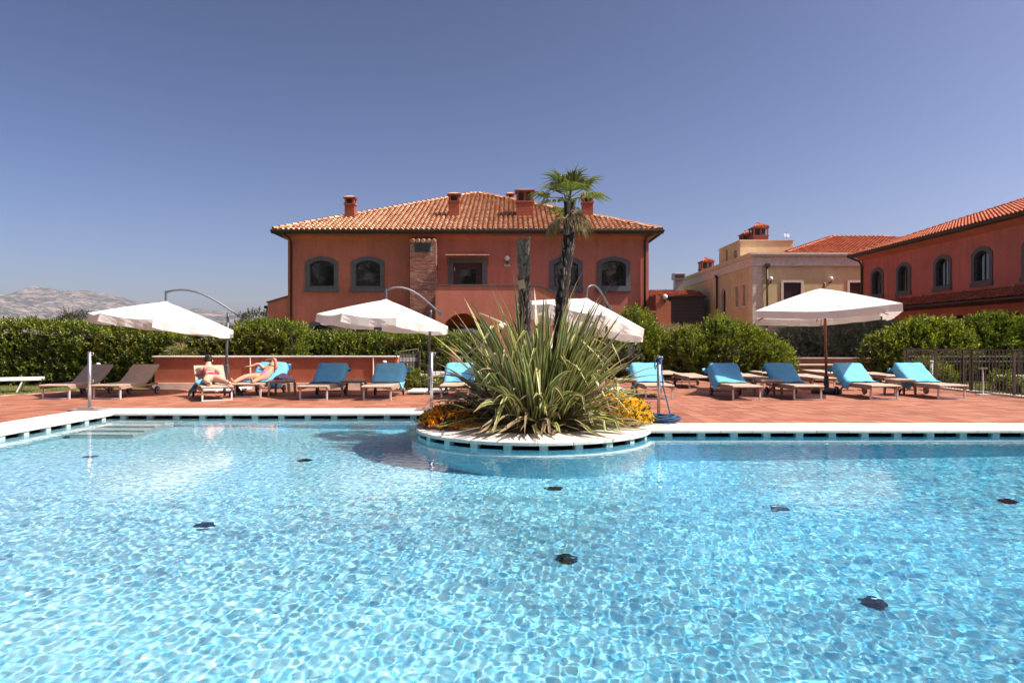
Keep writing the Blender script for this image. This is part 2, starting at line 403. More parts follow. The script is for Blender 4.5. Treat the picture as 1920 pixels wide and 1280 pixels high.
def window(parent, mp, cx, z0, z1, w, rise, t=.22, trim='basalt', mull=0, glass='glass', sill=True, fw=.05, inset=.2):
    """stone surround (part) with sill, casement frame and pane (sub-parts); returns the hole"""
    H = arch(cx, z0, z1, w, rise); O = arch(cx, z0-t, z1+t*.95, w+2*t, rise*1.08+.02)
    s = ring_frame(O, H, mp, .05, .31).build('window', M[trim], parent)
    if sill:
        mb = MB(); u0, u1 = cx-w/2-t-.04, cx+w/2+t+.04
        c = [mp(u, v, d) for d in (.001, .10) for v in (z0-t-.06, z0-t*.35) for u in (u0, u1)]
        mb.add(c, [(0, 1, 3, 2), (4, 6, 7, 5), (0, 4, 5, 1), (2, 3, 7, 6), (0, 2, 6, 4), (1, 5, 7, 3)]); mb.build('sill', M[trim], s)
    I = arch(cx, z0+fw, z1-fw, w-2*fw, rise)
    mpi = lambda u, v, d: mp(u, v, d-inset)
    ring_frame(H, I, mpi, .03, .03).build('frame', M['frame'], s)
    mb = MB(); mb.add([mpi(u, v, -.01) for u, v in H], [tuple(range(len(H)))]); mb.build('pane', M[glass], s)
    for k in range(mull):
        u = cx - w/2 + w*(k+1)/(mull+1); mb = MB()
        c = [mpi(uu, v, d) for d in (-.005, .025) for v in (z0+.01, z1-.02) for uu in (u-.03, u+.03)]
        mb.add(c, [(0, 1, 3, 2), (4, 6, 7, 5), (0, 4, 5, 1), (2, 3, 7, 6), (0, 2, 6, 4), (1, 5, 7, 3)]); mb.build('mullion', M['frame'], s)
    return arch(cx, z0-.012, z1+.012, w+.024, rise)

# ---------------------------------------------------------------- the setting: ground, deck, pool, water, mountains
def fbm(X, Y, seed, octs=6, lac=2.0, gain=.5, ridged=False):
    r = np.random.default_rng(seed); out = np.zeros_like(X); amp = 1.0; fr = 1.0; tot = 0
    for _ in range(octs):
        G = r.random((257, 257)); x = X*fr + r.random()*91; y = Y*fr + r.random()*91
        xi = np.floor(x).astype(int); yi = np.floor(y).astype(int); fx = x-xi; fy = y-yi
        fx = fx*fx*(3-2*fx); fy = fy*fy*(3-2*fy)
        g = lambda a, b: G[a % 257, b % 257]
        v = (g(xi, yi)*(1-fx)+g(xi+1, yi)*fx)*(1-fy)+(g(xi, yi+1)*(1-fx)+g(xi+1, yi+1)*fx)*fy
        if ridged: v = 1-np.abs(2*v-1)
        out += v*amp; tot += amp; amp *= gain; fr *= lac
    return out/tot
def grid_mesh(name, xs, ys, zf, mat, mask=None, smooth=True, parent=None):
    X, Y = np.meshgrid(xs, ys); Z = zf(X, Y); nx, ny = len(xs), len(ys)
    i = np.arange(nx*ny).reshape(ny, nx)
    q = np.stack([i[:-1, :-1], i[:-1, 1:], i[1:, 1:], i[1:, :-1]], -1).reshape(-1, 4)
    V = np.stack([X, Y, Z], -1).reshape(-1, 3)
    if mask is not None:
        keep = mask((X[:-1, :-1]+X[1:, 1:])/2, (Y[:-1, :-1]+Y[1:, 1:])/2).ravel(); q = q[keep]
        used = np.unique(q); rm = np.zeros(nx*ny, int); rm[used] = np.arange(len(used)); V = V[used]; q = rm[q]
    return np_mesh(name, V, q, mat, parent, smooth)

GZ = -.05
HOLE = [(-9.6, .4), (10.9, .4), (10.9, 14.2), (-9.6, 14.2)]
tag(poly_sheet('ground', M['ground'], [[(-5800, -1400), (5800, -1400), (5800, 4700), (-5800, 4700)], HOLE], GZ), kind='structure')

# pool outline (inner edge of the coping), e = inset towards the water
CX, CY, CR = .34, 10.92, 1.85
def outline(e=0.0, nc=72):
    xl, xr, yb, yr, yn, xj = -7.49+e, 9.5-e, 12.8-e, 10.36-e, 1.6+e, -.9-e
    r = CR+e; P = [(xl, yn), (xl, yb), (xj, yb)]
    a0 = math.acos((xj-CX)/r); a1 = 2*math.pi+math.asin((yr-CY)/r)
    for k in range(nc+1):
        a = a0+(a1-a0)*k/nc; P.append((CX+r*math.cos(a), CY+r*math.sin(a)))
    return P+[(xr, yr), (xr, yn)]
def in_poly(P, X, Y):
    ins = np.zeros(X.shape, bool); n = len(P)
    for i in range(n):
        x0, y0 = P[i]; x1, y1 = P[(i+1) % n]
        if y0 == y1: continue
        c = ((y0 > Y) != (y1 > Y)) & (X < (x1-x0)*(Y-y0)/(y1-y0)+x0); ins ^= c
    return ins
WZ = -.088
def depth(x): return 1.15+.75*np.clip((np.asarray(x, float)+5.0)/8.0, 0, 1)
def strip(P, zs0, Q, zs1, mb):
    n = len(P); mb.add([(x, y, z) for (x, y), z in zip(P, zs0)]+[(x, y, z) for (x, y), z in zip(Q, zs1)], [(i, (i+1) % n, n+(i+1) % n, n+i) for i in range(n)])
O0, O1 = outline(-.02), outline(.07)
LZ = -.50
mb = MB(); n = len(O0)
strip(O0, [-.105]*n, O0, [LZ]*n, mb); strip(O1, [LZ+.006]*n, O1, [-float(depth(x))-.3 for x, y in O1], mb)
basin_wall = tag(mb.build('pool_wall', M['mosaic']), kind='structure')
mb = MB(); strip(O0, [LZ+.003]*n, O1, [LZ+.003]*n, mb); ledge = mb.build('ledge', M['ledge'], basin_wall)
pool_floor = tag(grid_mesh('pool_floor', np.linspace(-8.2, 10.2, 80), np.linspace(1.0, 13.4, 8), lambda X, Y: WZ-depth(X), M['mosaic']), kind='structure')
# overflow channel behind the slots
mb = MB(); O3 = outline(-.42)
strip(outline(-.021), [-.105]*n, outline(-.10), [-.105]*n, mb); strip(outline(-.10), [-.105]*n, outline(-.10), [-.4]*n, mb); strip(outline(-.10), [-.4]*n, O3, [-.4]*n, mb); strip(O3, [-.4]*n, O3, [-.045]*n, mb)
channel = tag(mb.build('overflow_channel', M['dark_void']), kind='structure')

# steps in the far left corner
steps = tag(bpy.data.objects.new('pool_steps', None), kind='structure'); col.objects.link(steps)
for k in range(4):
    y1 = 12.62; y0 = 12.62-.34*(k+1); z1 = WZ-.10-.21*k
    MB().box(-7.30, -6.25, y0, y1 if k == 0 else y0+.345, -1.6, z1).build('step', M['ledge'], steps)
    MB().box(-7.29, -6.26, y0-.004, y0+.05, z1-.03, z1+.004).build('step_edge', M['step_edge'], steps)

# water: a rippled sheet
WAVES = []
wr = np.random.default_rng(5)
for _ in range(70):
    L = .048*(.21/.048)**(wr.random()**1.25); a = wr.normal(.9, 1.15); k = 2*math.pi/L
    WAVES.append((k*math.cos(a), k*math.sin(a), wr.uniform(0, 6.3), .000075*(L/.15)**.95))
def wave(X, Y):
    Z = np.full(X.shape, WZ)
    calm = .55+.9*fbm(X*.33, Y*.33, 8, 3)*np.clip((15.5-Y)/9.0, .25, 1.0)
    D = np.zeros_like(X)
    for kx, ky, p, A in WAVES: D += A*np.sin(kx*X+ky*Y+p)
    return Z+D*calm
OW = outline(-.36)
water = tag(grid_mesh('water', np.arange(-7.9, 9.9, .0145), np.concatenate([np.arange(1.2, 8, .0138), np.arange(8, 13.2, .02)]), wave, M['water'], lambda X, Y: in_poly(OW, X, Y)), kind='structure')
water.cycles.is_caustics_caster = True
for o in (basin_wall, ledge, pool_floor, channel): o.cycles.is_caustics_receiver = True
for o in steps.children: o.cycles.is_caustics_receiver = True

# coping slabs and the spacer blocks that carry them over the overflow slots
coping = tag(bpy.data.objects.new('pool_coping', None), kind='structure'); col.objects.link(coping)
def slab(poly, ztop=.014, t=.042):
    zt = ztop+random.uniform(-.0015, .0015)
    o = MB().prism(poly, zt-t, zt).build('slab', M['coping'], coping, bevel=.006); return o
g = .003
def row_x(x0, x1, ya, yb, step=.5):
    k = max(1, round((x1-x0)/step)); s = (x1-x0)/k
    for i in range(k): slab([(x0+i*s+g, ya), (x0+(i+1)*s-g, ya), (x0+(i+1)*s-g, yb), (x0+i*s+g, yb)])
def row_y(y0, y1, xa, xb, step=.5):
    k = max(1, round((y1-y0)/step)); s = (y1-y0)/k
    for i in range(k): slab([(xa, y0+i*s+g), (xb, y0+i*s+g), (xb, y0+(i+1)*s-g), (xa, y0+(i+1)*s-g)])
row_x(-7.48, -.35, 12.79, 13.80); row_y(3.0, 12.785, -8.50, -7.48)
slab([(-8.5, 12.79), (-7.486, 12.79), (-7.486, 13.8), (-8.5, 13.8)])
row_x(1.2, 9.5, 10.35, 11.28); row_y(3.0, 10.345, 9.49, 10.45); slab([(9.506, 10.35), (10.45, 10.35), (10.45, 11.28), (9.506, 11.28)])
row_x(-8.5, 10.45, .65, 1.61, .95); slab([(-8.5, 1.62), (-7.48, 1.62), (-7.48, 2.99), (-8.5, 2.99)]); slab([(9.49, 1.62), (10.45, 1.62), (10.45, 2.99), (9.49, 2.99)])
NS = 24
for k in range(NS):
    a0 = 2*math.pi*k/NS+.0016; a1 = 2*math.pi*(k+1)/NS-.0016; P = []
    for j in range(5): a = a0+(a1-a0)*j/4; P.append((CX+(CR+.01)*math.cos(a), CY+(CR+.01)*math.sin(a)))
    for j in range(5): a = a1-(a1-a0)*j/4; P.append((CX+.98*math.cos(a), CY+.98*math.sin(a)))
    slab(P, .020, .048)
bl = MB().box(-.055, .055, -.05, .05, -.05, .05); blo = bl.build('spacer_block', M['spacer'], coping); bme = blo.data
def block(x, y, a):
    o = bpy.data.objects.new('spacer_block', bme); col.objects.link(o); o.parent = coping; o.location = (x, y, -.078); o.rotation_euler = (0, 0, a)
bpy.data.objects.remove(blo)
for i in range(14): block(-7.30+.5*i*.99, 12.86, 0)
for i in range(20): block(-7.55, 12.55-.5*i, R(90))
for i in range(15): block(2.38+.5*i*.995, 10.42, 0)
for i in range(15): block(9.56, 10.2-.5*i, R(90))
for k in range(24):
    a = R(150)+k*.5/CR*.99
    if a > R(345): break
    block(CX+(CR-.07)*math.cos(a), CY+(CR-.07)*math.sin(a), a+R(90))

# terracotta deck: pale grout bed, pavers proud of it
DECK = [(-15.5, -3), (12.4, -3), (12.4, 24.4), (2.6, 24.4), (2.6, 19.75), (-11.6, 19.75), (-12.9, 17.5), (-15.5, 13.5)]
deck = tag(poly_sheet('pool_deck', M['grout'], [DECK, outline(-.43)], -.0055), kind='structure')
TS = .285
tx = np.arange(-15.4, 12.3, TS); ty = np.arange(3.0, 24.4, TS)
TX, TY = np.meshgrid(tx, ty); TX = TX.ravel(); TY = TY.ravel()
ok = in_poly(DECK, TX, TY)
for sx in (-.14, .14):
    for sy in (-.14, .14): ok &= in_poly(DECK, TX+sx, TY+sy)
ok &= ~in_poly(outline(-.55), TX, TY) & ((TX-CX)**2+(TY-CY)**2 > 1.7**2)
ok &= ~((TX > -8.3) & (TX < -.5) & (TY > 12.9) & (TY < 13.6)) & ~((TX > 1.4) & (TX < 10.3) & (TY > 10.45) & (TY < 11.1)) & ~((TX > -8.3) & (TX < -7.6) & (TY < 13.6)) & ~((TX > 9.6) & (TX < 10.3) & (TY < 11.1))
TX, TY = TX[ok], TY[ok]
vis = (np.abs(TX)/TY < .76) & (TY > 4)
order = np.argsort(np.where(vis, TY, 999))
tm = MB().box(-TS/2+.0045, TS/2-.0045, -TS/2+.0045, TS/2-.0045, -.013, 0); t0 = tm.build('paver', M['deck_tile']); tme = t0.data; bpy.data.objects.remove(t0)
jz = rng.uniform(-.001, .001, len(TX))
for i in order[:300]:
    o = bpy.data.objects.new('paver', tme); col.objects.link(o); o.parent = deck; o.location = (TX[i], TY[i], jz[i])
rest = order[300:]
cv = np.array([v.co[:] for v in tme.vertices]); cf = np.array([p.vertices[:] for p in tme.polygons])
V = (cv[None]+np.stack([TX[rest], TY[rest], jz[rest]], -1)[:, None]).reshape(-1, 3)
F = (cf[None]+(np.arange(len(rest))*8)[:, None, None]).reshape(-1, 4)
tag(np_mesh('pavers', V, F, M['deck_tile'], deck), kind='stuff')

# mountains behind the garden to the left, and the hills behind the photographer
prof = np.array([(-2000, 560), (-600, 545), (0, 553), (32, 561), (62, 549), (105, 548), (140, 552), (175, 552), (205, 560), (250, 568), (310, 577), (400, 586), (480, 592), (600, 600), (800, 612), (1200, 625), (2600, 632)], float)
def mz(X, Y):
    px = 960+X/3400*FPX; H = (640-np.interp(px, prof[:, 0], prof[:, 1]))/FPX*3400*1.10
    t = np.clip(1-np.abs(Y-3400)/np.where(Y < 3400, 1500, 900), 0, 1)
    rid = fbm(X/420, Y/420, 21, 6, ridged=True); f2 = fbm(X/130, Y/130, 22, 5)
    return H*np.clip(t**.85*(.62+.62*rid*(1-t**6)+.38*t**6)+(f2-.5)*.22*t, 0, 2)-4
tag(grid_mesh('mountains', np.linspace(-4600, 1800, 330), np.linspace(1900, 4300, 120), mz, M['mountain']), kind='structure')
def hz(X, Y):
    t = np.clip(1-np.abs(Y+700)/380, 0, 1)
    return t**.8*(120+90*fbm(X/260, Y/260, 31, 6))*np.clip(.75+.25*np.sin(X/170), 0, 2)-3
tag(grid_mesh('hills', np.linspace(-900, 900, 140), np.linspace(-1080, -330, 60), hz, M['mountain']), kind='structure')

# thin summer haze over the whole site
m = bpy.data.materials.new('summer_haze'); m.use_nodes = True; nt = m.node_tree; nt.nodes.clear()
pv = nt.nodes.new('ShaderNodeVolumePrincipled'); ou = nt.nodes.new('ShaderNodeOutputMaterial'); nt.links.new(pv.outputs[0], ou.inputs['Volume'])
pv.inputs['Color'].default_value = (.80, .84, .93, 1); pv.inputs['Density'].default_value = .00008; pv.inputs['Anisotropy'].default_value = .1
tag(MB().box(-5900, 5900, -1500, 4800, -4.5, 300).build('haze', m), kind='stuff')

# lawn grass where it shows: left of the deck, behind the gate and before the low wall on the right
def grass(name, regions, parent=None):
    Vs = []; 
    for poly, dens in regions:
        P = np.array(poly); x0, y0 = P.min(0); x1, y1 = P.max(0); k = int((x1-x0)*(y1-y0)*dens)
        x = rng.uniform(x0, x1, k); y = rng.uniform(y0, y1, k); s = in_poly(poly, x, y); x, y = x[s], y[s]; k = len(x)
        h = rng.uniform(.03, .075, k); a = rng.uniform(0, 6.28, k); w = .007
        tipx = x+rng.normal(0, .02, k); tipy = y+rng.normal(0, .02, k)
        A = np.stack([x-w*np.cos(a), y-w*np.sin(a), np.full(k, GZ)], -1); B = np.stack([x+w*np.cos(a), y+w*np.sin(a), np.full(k, GZ)], -1); C = np.stack([tipx, tipy, GZ+h], -1)
        Vs.append(np.stack([A, B, C], 1).reshape(-1, 3))
    V = np.concatenate(Vs); F = np.arange(len(V)).reshape(-1, 3)
    return tag(np_mesh(name, V, F, M['grass'], parent), kind='stuff')
grass('lawn_grass', [([(-17.5, 14), (-15.5, 13.6), (-12.95, 17.6), (-11.65, 19.8), (-11.6, 21.6), (-19, 21.6)], 900), ([(-3.2, 19.8), (2.5, 19.8), (2.5, 22), (-3.2, 22)], 500), ([(10.5, 24.5), (16.5, 24.5), (16.5, 26.5), (10.5, 26.5)], 500), ([(12.6, 15), (19, 15), (19, 24.4), (12.6, 24.4)], 350)])

# ---------------------------------------------------------------- buildings
def tile_template(L=.46, r0=.116, r1=.085, n=6):
    V = []; 
    for y, r, lift in ((0, r0, .052), (L, r1, .0)):
        for k in range(n+1):
            a = math.pi*k/n; V.append((-r*math.cos(a), y, r*.85*math.sin(a)+lift))
    for k in range(n+1):
        a = math.pi*k/n; V.append((-(r0-.018)*math.cos(a), .003, (r0-.018)*.85*math.sin(a)+.030))
    F = [(k, k+1, n+2+k, n+1+k) for k in range(n)]+[(2*n+2+k, 2*n+3+k, k+1, k) for k in range(n)]
    return np.array(V), np.array(F)
TV, TF = tile_template()
def tile_roof(parent, org, e, s, poly, mat, cs=.262, rs=.37, nobj=0, view=None, edge=True):
    """clay barrel tiles on the roof plane through org; e along the eave, s up the slope; poly in (a, b)"""
    e, s = Vector(e).normalized(), Vector(s).normalized(); nn = e.cross(s).normalized()
    if nn.z < 0: nn = -nn; 
    P = np.array(poly); a = np.arange(P[:, 0].min()+cs/2, P[:, 0].max(), cs); b = np.arange(P[:, 1].min()-.04, P[:, 1].max(), rs)
    A, B = np.meshgrid(a, b); A = A.ravel(); B = B.ravel()
    ok = in_poly(poly, A, np.maximum(B, P[:, 1].min()+.01)); A, B = A[ok], B[ok]
    Mx = Matrix((( e.x, s.x, nn.x), (e.y, s.y, nn.y), (e.z, s.z, nn.z)))
    Mn = np.array(Mx); og = np.array(org)
    pos = og+A[:, None]*np.array(e)+B[:, None]*np.array(s)
    jit = rng.normal(0, .012, len(A))
    if nobj:
        d = np.linalg.norm(pos-np.array((0, 0, EYE)), axis=1); od = np.argsort(d); first, rest = od[:nobj], od[nobj:]
        me = bpy.data.meshes.new('roof_tile'); me.from_pydata([tuple(v) for v in TV], [], [tuple(int(i) for i in f) for f in TF]); me.materials.append(mat)
        inv = parent.matrix_world.inverted() if parent else Matrix()
        for i in first:
            m4 = Mx.to_4x4() @ Matrix.Rotation(jit[i], 4, 'Z'); m4.translation = Vector(pos[i])
            o = bpy.data.objects.new('roof_tile', me); col.objects.link(o); o.parent = parent; o.matrix_local = m4
    else: rest = np.arange(len(A))
    c, si = np.cos(jit[rest]), np.sin(jit[rest])
    L = np.stack([TV[None, :, 0]*c[:, None]-TV[None, :, 1]*si[:, None], TV[None, :, 0]*si[:, None]+TV[None, :, 1]*c[:, None], np.broadcast_to(TV[None, :, 2], (len(rest), len(TV)))], -1)
    V = L @ Mn.T+pos[rest][:, None]
    F = (TF[None]+(np.arange(len(rest))*len(TV))[:, None, None]).reshape(-1, 4)
    return tag(np_mesh('roof_tiles', V.reshape(-1, 3), F, mat, parent), kind='stuff')
def ridge(parent, p, q, mat):
    p, q = Vector(p), Vector(q); d = (q-p); L = d.length; d.normalize(); n = int(L/.36); side = d.cross(Vector((0, 0, 1))).normalized(); up = side.cross(d)
    Vs = []; Fs = []
    for i in range(n):
        o = p+d*(i*.36)
        V = np.array([o+side*v[0]*1.15+d*v[1]+up*(v[2]*1.1+.05) for v in TV]); Vs.append(V); Fs.append(TF+i*len(TV))
    return tag(np_mesh('ridge_tiles', np.concatenate(Vs), np.concatenate(Fs), mat, parent), kind='stuff')
def hip_roof(parent, x0, x1, y0, y1, z, pitch, mats, faces='f', nobj=0):
    """hip roof over the rectangle; ridge along the longer side"""
    w, d = x1-x0, y1-y0; h = min(w, d)/2; zr = z+h*pitch
    if w >= d: A, B = (x0+h, (y0+y1)/2, zr), (x1-h, (y0+y1)/2, zr)
    else: A, B = ((x0+x1)/2, y0+h, zr), ((x0+x1)/2, y1-h, zr)
    mb = MB()
    C = [(x0, y0, z), (x1, y0, z), (x1, y1, z), (x0, y1, z)]
    if w >= d: fs = [(0, 1, 5, 4), (1, 2, 5), (2, 3, 4, 5), (3, 0, 4)]
    else: fs = [(0, 1, 4), (1, 2, 5, 4), (2, 3, 5), (3, 0, 4, 5)]
    mb.add(C+[A, B], fs); rf = mb.build('roof', M['tile_bed'], parent)
    k = math.hypot(1, pitch); sl_ = h*k
    def face(c, o_, e_, s_, W, top0, top1, nb):
        tile_roof(rf, o_, e_, s_, [(0, 0), (W, 0), (top1, sl_), (top0, sl_)] if top1-top0 > .01 else [(0, 0), (W, 0), (top1, sl_)], mats, nobj=nb)
    if 'f' in faces: face('f', C[0], (1, 0, 0), (0, 1, pitch), w, h if w >= d else w/2, w-h if w >= d else w/2, nobj)
    if 'r' in faces: face('r', C[1], (0, 1, 0), (-1, 0, pitch), d, h if d >= w else d/2, d-h if d >= w else d/2, 0)
    if 'l' in faces: face('l', C[3], (0, -1, 0), (1, 0, pitch), d, h if d >= w else d/2, d-h if d >= w else d/2, 0)
    if w >= d:
        for a, b in ((C[0], A), (C[3], A), (C[1], B), (C[2], B)): ridge(rf, a, b, mats)
    else:
        for a, b in ((C[0], A), (C[1], A), (C[2], B), (C[3], B)): ridge(rf, a, b, mats)
    if (Vector(A)-Vector(B)).length > .5: ridge(rf, A, B, mats)
    return rf
def chimney(parent, x, y, z0, z1, w, d, mat='chimney', slots=1, tiled=False):
    """brick stack with a corbel, openings under the cap"""
    zb = z1-.62*min(1.3, w+.3)
    st = MB().box(x-w/2, x+w/2, y-d/2, y+d/2, z0, zb).build('chimney', M[mat], parent)
    n = int((zb-z0)/.085)
    for k in range(n):
        if k % 2 == 0: MB().box(x-w/2-.006, x+w/2+.006, y-d/2-.006, y+d/2+.006, z0+k*.085+.006, z0+k*.085+.072).build('brick_course', M[mat], st)
    MB().box(x-w/2-.05, x+w/2+.05, y-d/2-.05, y+d/2+.05, zb, zb+.07).build('corbel', M[mat], st)
    zc = z1-.17; pw = .11; ps = []
    for i in range(slots+1):
        cx = x-w/2+pw/2+(w-pw)*i/slots
        for yy in (y-d/2+pw/2, y+d/2-pw/2): MB().box(cx-pw/2, cx+pw/2, yy-pw/2, yy+pw/2, zb+.07, zc).build('pier', M[mat], st)
    MB().box(x-w/2+.02, x+w/2-.02, y-.03, y+.03, zb+.07, zc).build('baffle', M['dark_void'], st)
    MB().box(x-w/2-.07, x+w/2+.07, y-d/2-.07, y+d/2+.07, zc, zc+.07).build('corbel', M[mat], st)
    mb = MB(); a = .10; V = [(x-w/2-a, y-d/2-a, zc+.07), (x+w/2+a, y-d/2-a, zc+.07), (x+w/2+a, y+d/2+a, zc+.07), (x-w/2-a, y+d/2+a, zc+.07)]
    if tiled:
        mb.add(V+[(x, y, zc+.07+.28*w)], [(3, 2, 1, 0), (0, 1, 4), (1, 2, 4), (2, 3, 4), (3, 0, 4)])
        MB().lathe([(.16*w, 0), (.2*w, .05), (.1*w, .16)], (x, y, zc+.05+.26*w), 8).build('finial', M['chimney'], st)
        for i in range(max(3, int((w+.2)/.22))):
            k = max(3, int((w+.2)/.22)); xx = x-w/2-a+(w+2*a)*(i+.5)/k
            MB().tube([(xx, y-d/2-a-.03, zc+.10), (x+(xx-x)*.2, y-.06, zc+.07+.27*w)], .07, 6).build('cap_tile', M['tile_red'], st)
    else:
        mb.add(V+[(x-w*.2, y, zc+.2), (x+w*.2, y, zc+.2)], [(3, 2, 1, 0), (0, 1, 5, 4), (1, 2, 5), (2, 3, 4, 5), (3, 0, 4)])
    mb.build('cap', M['tile_red'] if tiled else M['chimney_cap'], st)
    return st
def downpipe(parent, pts, r=.055):
    MB().tube(pts, r, 8).build('downpipe', M['gutter'], parent, True)
def gutter(parent, p, q, out):
    p, q, out = Vector(p), Vector(q), Vector(out); mb = MB(); prof = [(0, .03), (.13, .03), (.14, -.02), (.10, -.13), (0, -.17)]
    V = [p+out*a+Vector((0, 0, b)) for a, b in prof]+[q+out*a+Vector((0, 0, b)) for a, b in prof]; k = len(prof)
    mb.add(V, [(i, (i+1) % k, k+(i+1) % k, k+i) for i in range(k)]+[tuple(range(k)), tuple(range(k, 2*k))]); mb.build('gutter', M['gutter'], parent)
def globe_lamp(parent, p, out=(0, -1, 0), r=.14, arm=.16):
    p = Vector(p); o = Vector(out); st = MB().tube([p+Vector((0, 0, -.28)), p+o*arm+Vector((0, 0, -.26)), p+o*arm+Vector((0, 0, -.10))], .04, 8).build('lamp', M['frame'], parent, True)
    c = p+o*arm; prof = [(max(.001, r*math.sin(math.pi*i/10)), -r*math.cos(math.pi*i/10)) for i in range(11)]
    MB().lathe(prof, c, 16).build('globe', M['globe'], st, True); return st

# --- the red villa
HX0, HX1, HY = -11.49, 7.01, 35.0
villa = thing('red_villa', 'red stucco villa with hipped clay tile roof, grey arched windows and brick chimneys', 'house', (0, 0, 0))
mp = lambda u, v, d: (u, HY-d, v)
wins = [(-9.75, 4.20, 5.50), (-7.38, 4.20, 5.50), (2.77, 4.20, 5.50), (5.21, 4.20, 5.50)]
low = [(-9.80, .9, 2.22), (-7.56, .9, 2.22)]
holes = [window(villa, mp, c, a, b, 1.25, .22) for c, a, b in wins]+[window(villa, mp, c, a, b, 1.5, .35) for c, a, b in low]
DOOR = [(-3.02, 3.20), (-1.52, 3.20), (-1.52, 5.42), (-3.02, 5.42)]
ARD = [(-3.1, 0), (-1.4, 0), (-1.4, 2.35), (-3.1, 2.35)]
facade('wall', M['red'], villa, [(HX0, GZ), (HX1, GZ), (HX1, 6.62), (HX0, 6.62)], holes+[DOOR], mp, .32)
mb = MB(); mb.add([(HX0, HY, GZ), (HX0, HY+18.5, GZ), (HX0, HY+18.5, 6.62), (HX0, HY, 6.62), (HX1, HY, GZ), (HX1, HY+18.5, GZ), (HX1, HY+18.5, 6.62), (HX1, HY, 6.62)], [(0, 1, 2, 3), (4, 7, 6, 5), (1, 5, 6, 2)])
mb.build('wall', M['red'], villa)
# cove under the eaves and boarded soffit
mb = MB(); k = .22
mb.add([(HX0, HY-.002, 6.56), (HX1, HY-.002, 6.56), (HX1+k, HY-k, 6.72), (HX0-k, HY-k, 6.72), (HX0-k, HY-k, 6.84), (HX1+k, HY-k, 6.84), (HX0, HY+18, 6.56), (HX0-k, HY+18, 6.72), (HX0-k, HY+18, 6.84), (HX1, HY+18, 6.56), (HX1+k, HY+18, 6.72), (HX1+k, HY+18, 6.84)],
       [(0, 1, 2, 3), (3, 2, 5, 4), (0, 3, 7, 6), (3, 4, 8, 7), (1, 9, 10, 2), (2, 10, 11, 5)]); mb.build('eaves_cove', M['red'], villa)
RX0, RX1, RY0, RZ = HX0-.52, HX1+.52, HY-.62, 6.94
MB().box(RX0+.02, RX1-.02, RY0+.02, HY+18.9, 6.84, 6.925).build('soffit', M['gutter'], villa)
gutter(villa, (RX0-.1, RY0, 6.95), (RX1+.1, RY0, 6.95), (0, -1, 0)); gutter(villa, (RX0, RY0-.1, 6.95), (RX0, HY+19, 6.95), (-1, 0, 0)); gutter(villa, (RX1, RY0-.1, 6.95), (RX1, HY+19, 6.95), (1, 0, 0))
hip_roof(villa, RX0, RX1, RY0, RY0+19.9, RZ, .405, M['tile'], 'flr', 300)
def villa_roof_z(y): return RZ+(y-RY0)*.405
for X, w, ytop, D, s in ((655, .52, 366, 37.0, 1), (851, .58, 360, 37.3, 1), (984, .92, 354, 37.3, 2), (957, .42, 360, 47.0, 1), (1102, .58, 362, 37.4, 1)):
    chimney(villa, ax(X, D), D+.25, villa_roof_z(min(D, 43.5))-.4, at(X, ytop, D).z, w, w*.9, slots=s)
for x in (HX0+.20, HX1-.22):
    sg = -1 if x < 0 else 1
    downpipe(villa, [(x+sg*.35, HY-.66, 6.84), (x, HY-.42, 6.62), (x, HY-.1, 6.45), (x, HY-.09, .0)], .06)
# balcony door with awning, wall lamp and emergency sign
ds = ring_frame([(-3.27, 3.2), (-1.27, 3.2), (-1.27, 5.65), (-3.27, 5.65)], DOOR, mp, .05, 0).build('door', M['basalt'], villa)
mpi = lambda u, v, d: mp(u, v, d-.22)
I = [(-2.66, 3.2), (-1.86, 3.2), (-1.86, 5.1), (-2.66, 5.1)]
ring_frame(DOOR, I, mpi, .04, .04).build('door_frame', M['dark_wood'], ds)
mb = MB(); mb.add([mpi(u, v, -.01) for u, v in DOOR], [(0, 1, 2, 3)]); mb.build('pane', M['glass'], ds)
for z in (3.55, 5.0): MB().box(-2.99, -2.93, HY-.01+.16, HY+.2, z, z+.16).build('hinge', M['metal'], ds)
aw = MB().cbox((-2.26, HY-.52, 5.74), (1.10, .52, .012), Matrix.Rotation(R(9), 3, 'X')).build('awning', M['chimney_cap'], villa)
for x in (-3.30, -1.22): MB().tube([(x, HY-.02, 5.30), (x, HY-.50, 5.70)], .018, 6).build('bracket', M['iron'], aw)
for k in range(5): MB().box(-3.33+k*.535-.012, -3.33+k*.535+.012, HY-1.04, HY-1.02, 5.62, 5.69).build('clip', M['iron'], aw)
globe_lamp(villa, (ax(951, 35), HY, at(951, 484, 34.8).z), r=.13)
m, nt, b, o = nodes('green_sign'); M['sign'] = m
sg_ = MB().box(ax(951, 35)-.14, ax(951, 35)+.14, HY-.06, HY-.002, 5.20, 5.31).build('emergency_sign', M['white_board'], villa)
b.inputs['Base Color'].default_value = (.10, .42, .26, 1)
for k in range(3): MB().box(ax(951, 35)-.11+k*.078, ax(951, 35)-.055+k*.078, HY-.064, HY-.061, 5.225, 5.285).build('pictogram', M['sign'], sg_)
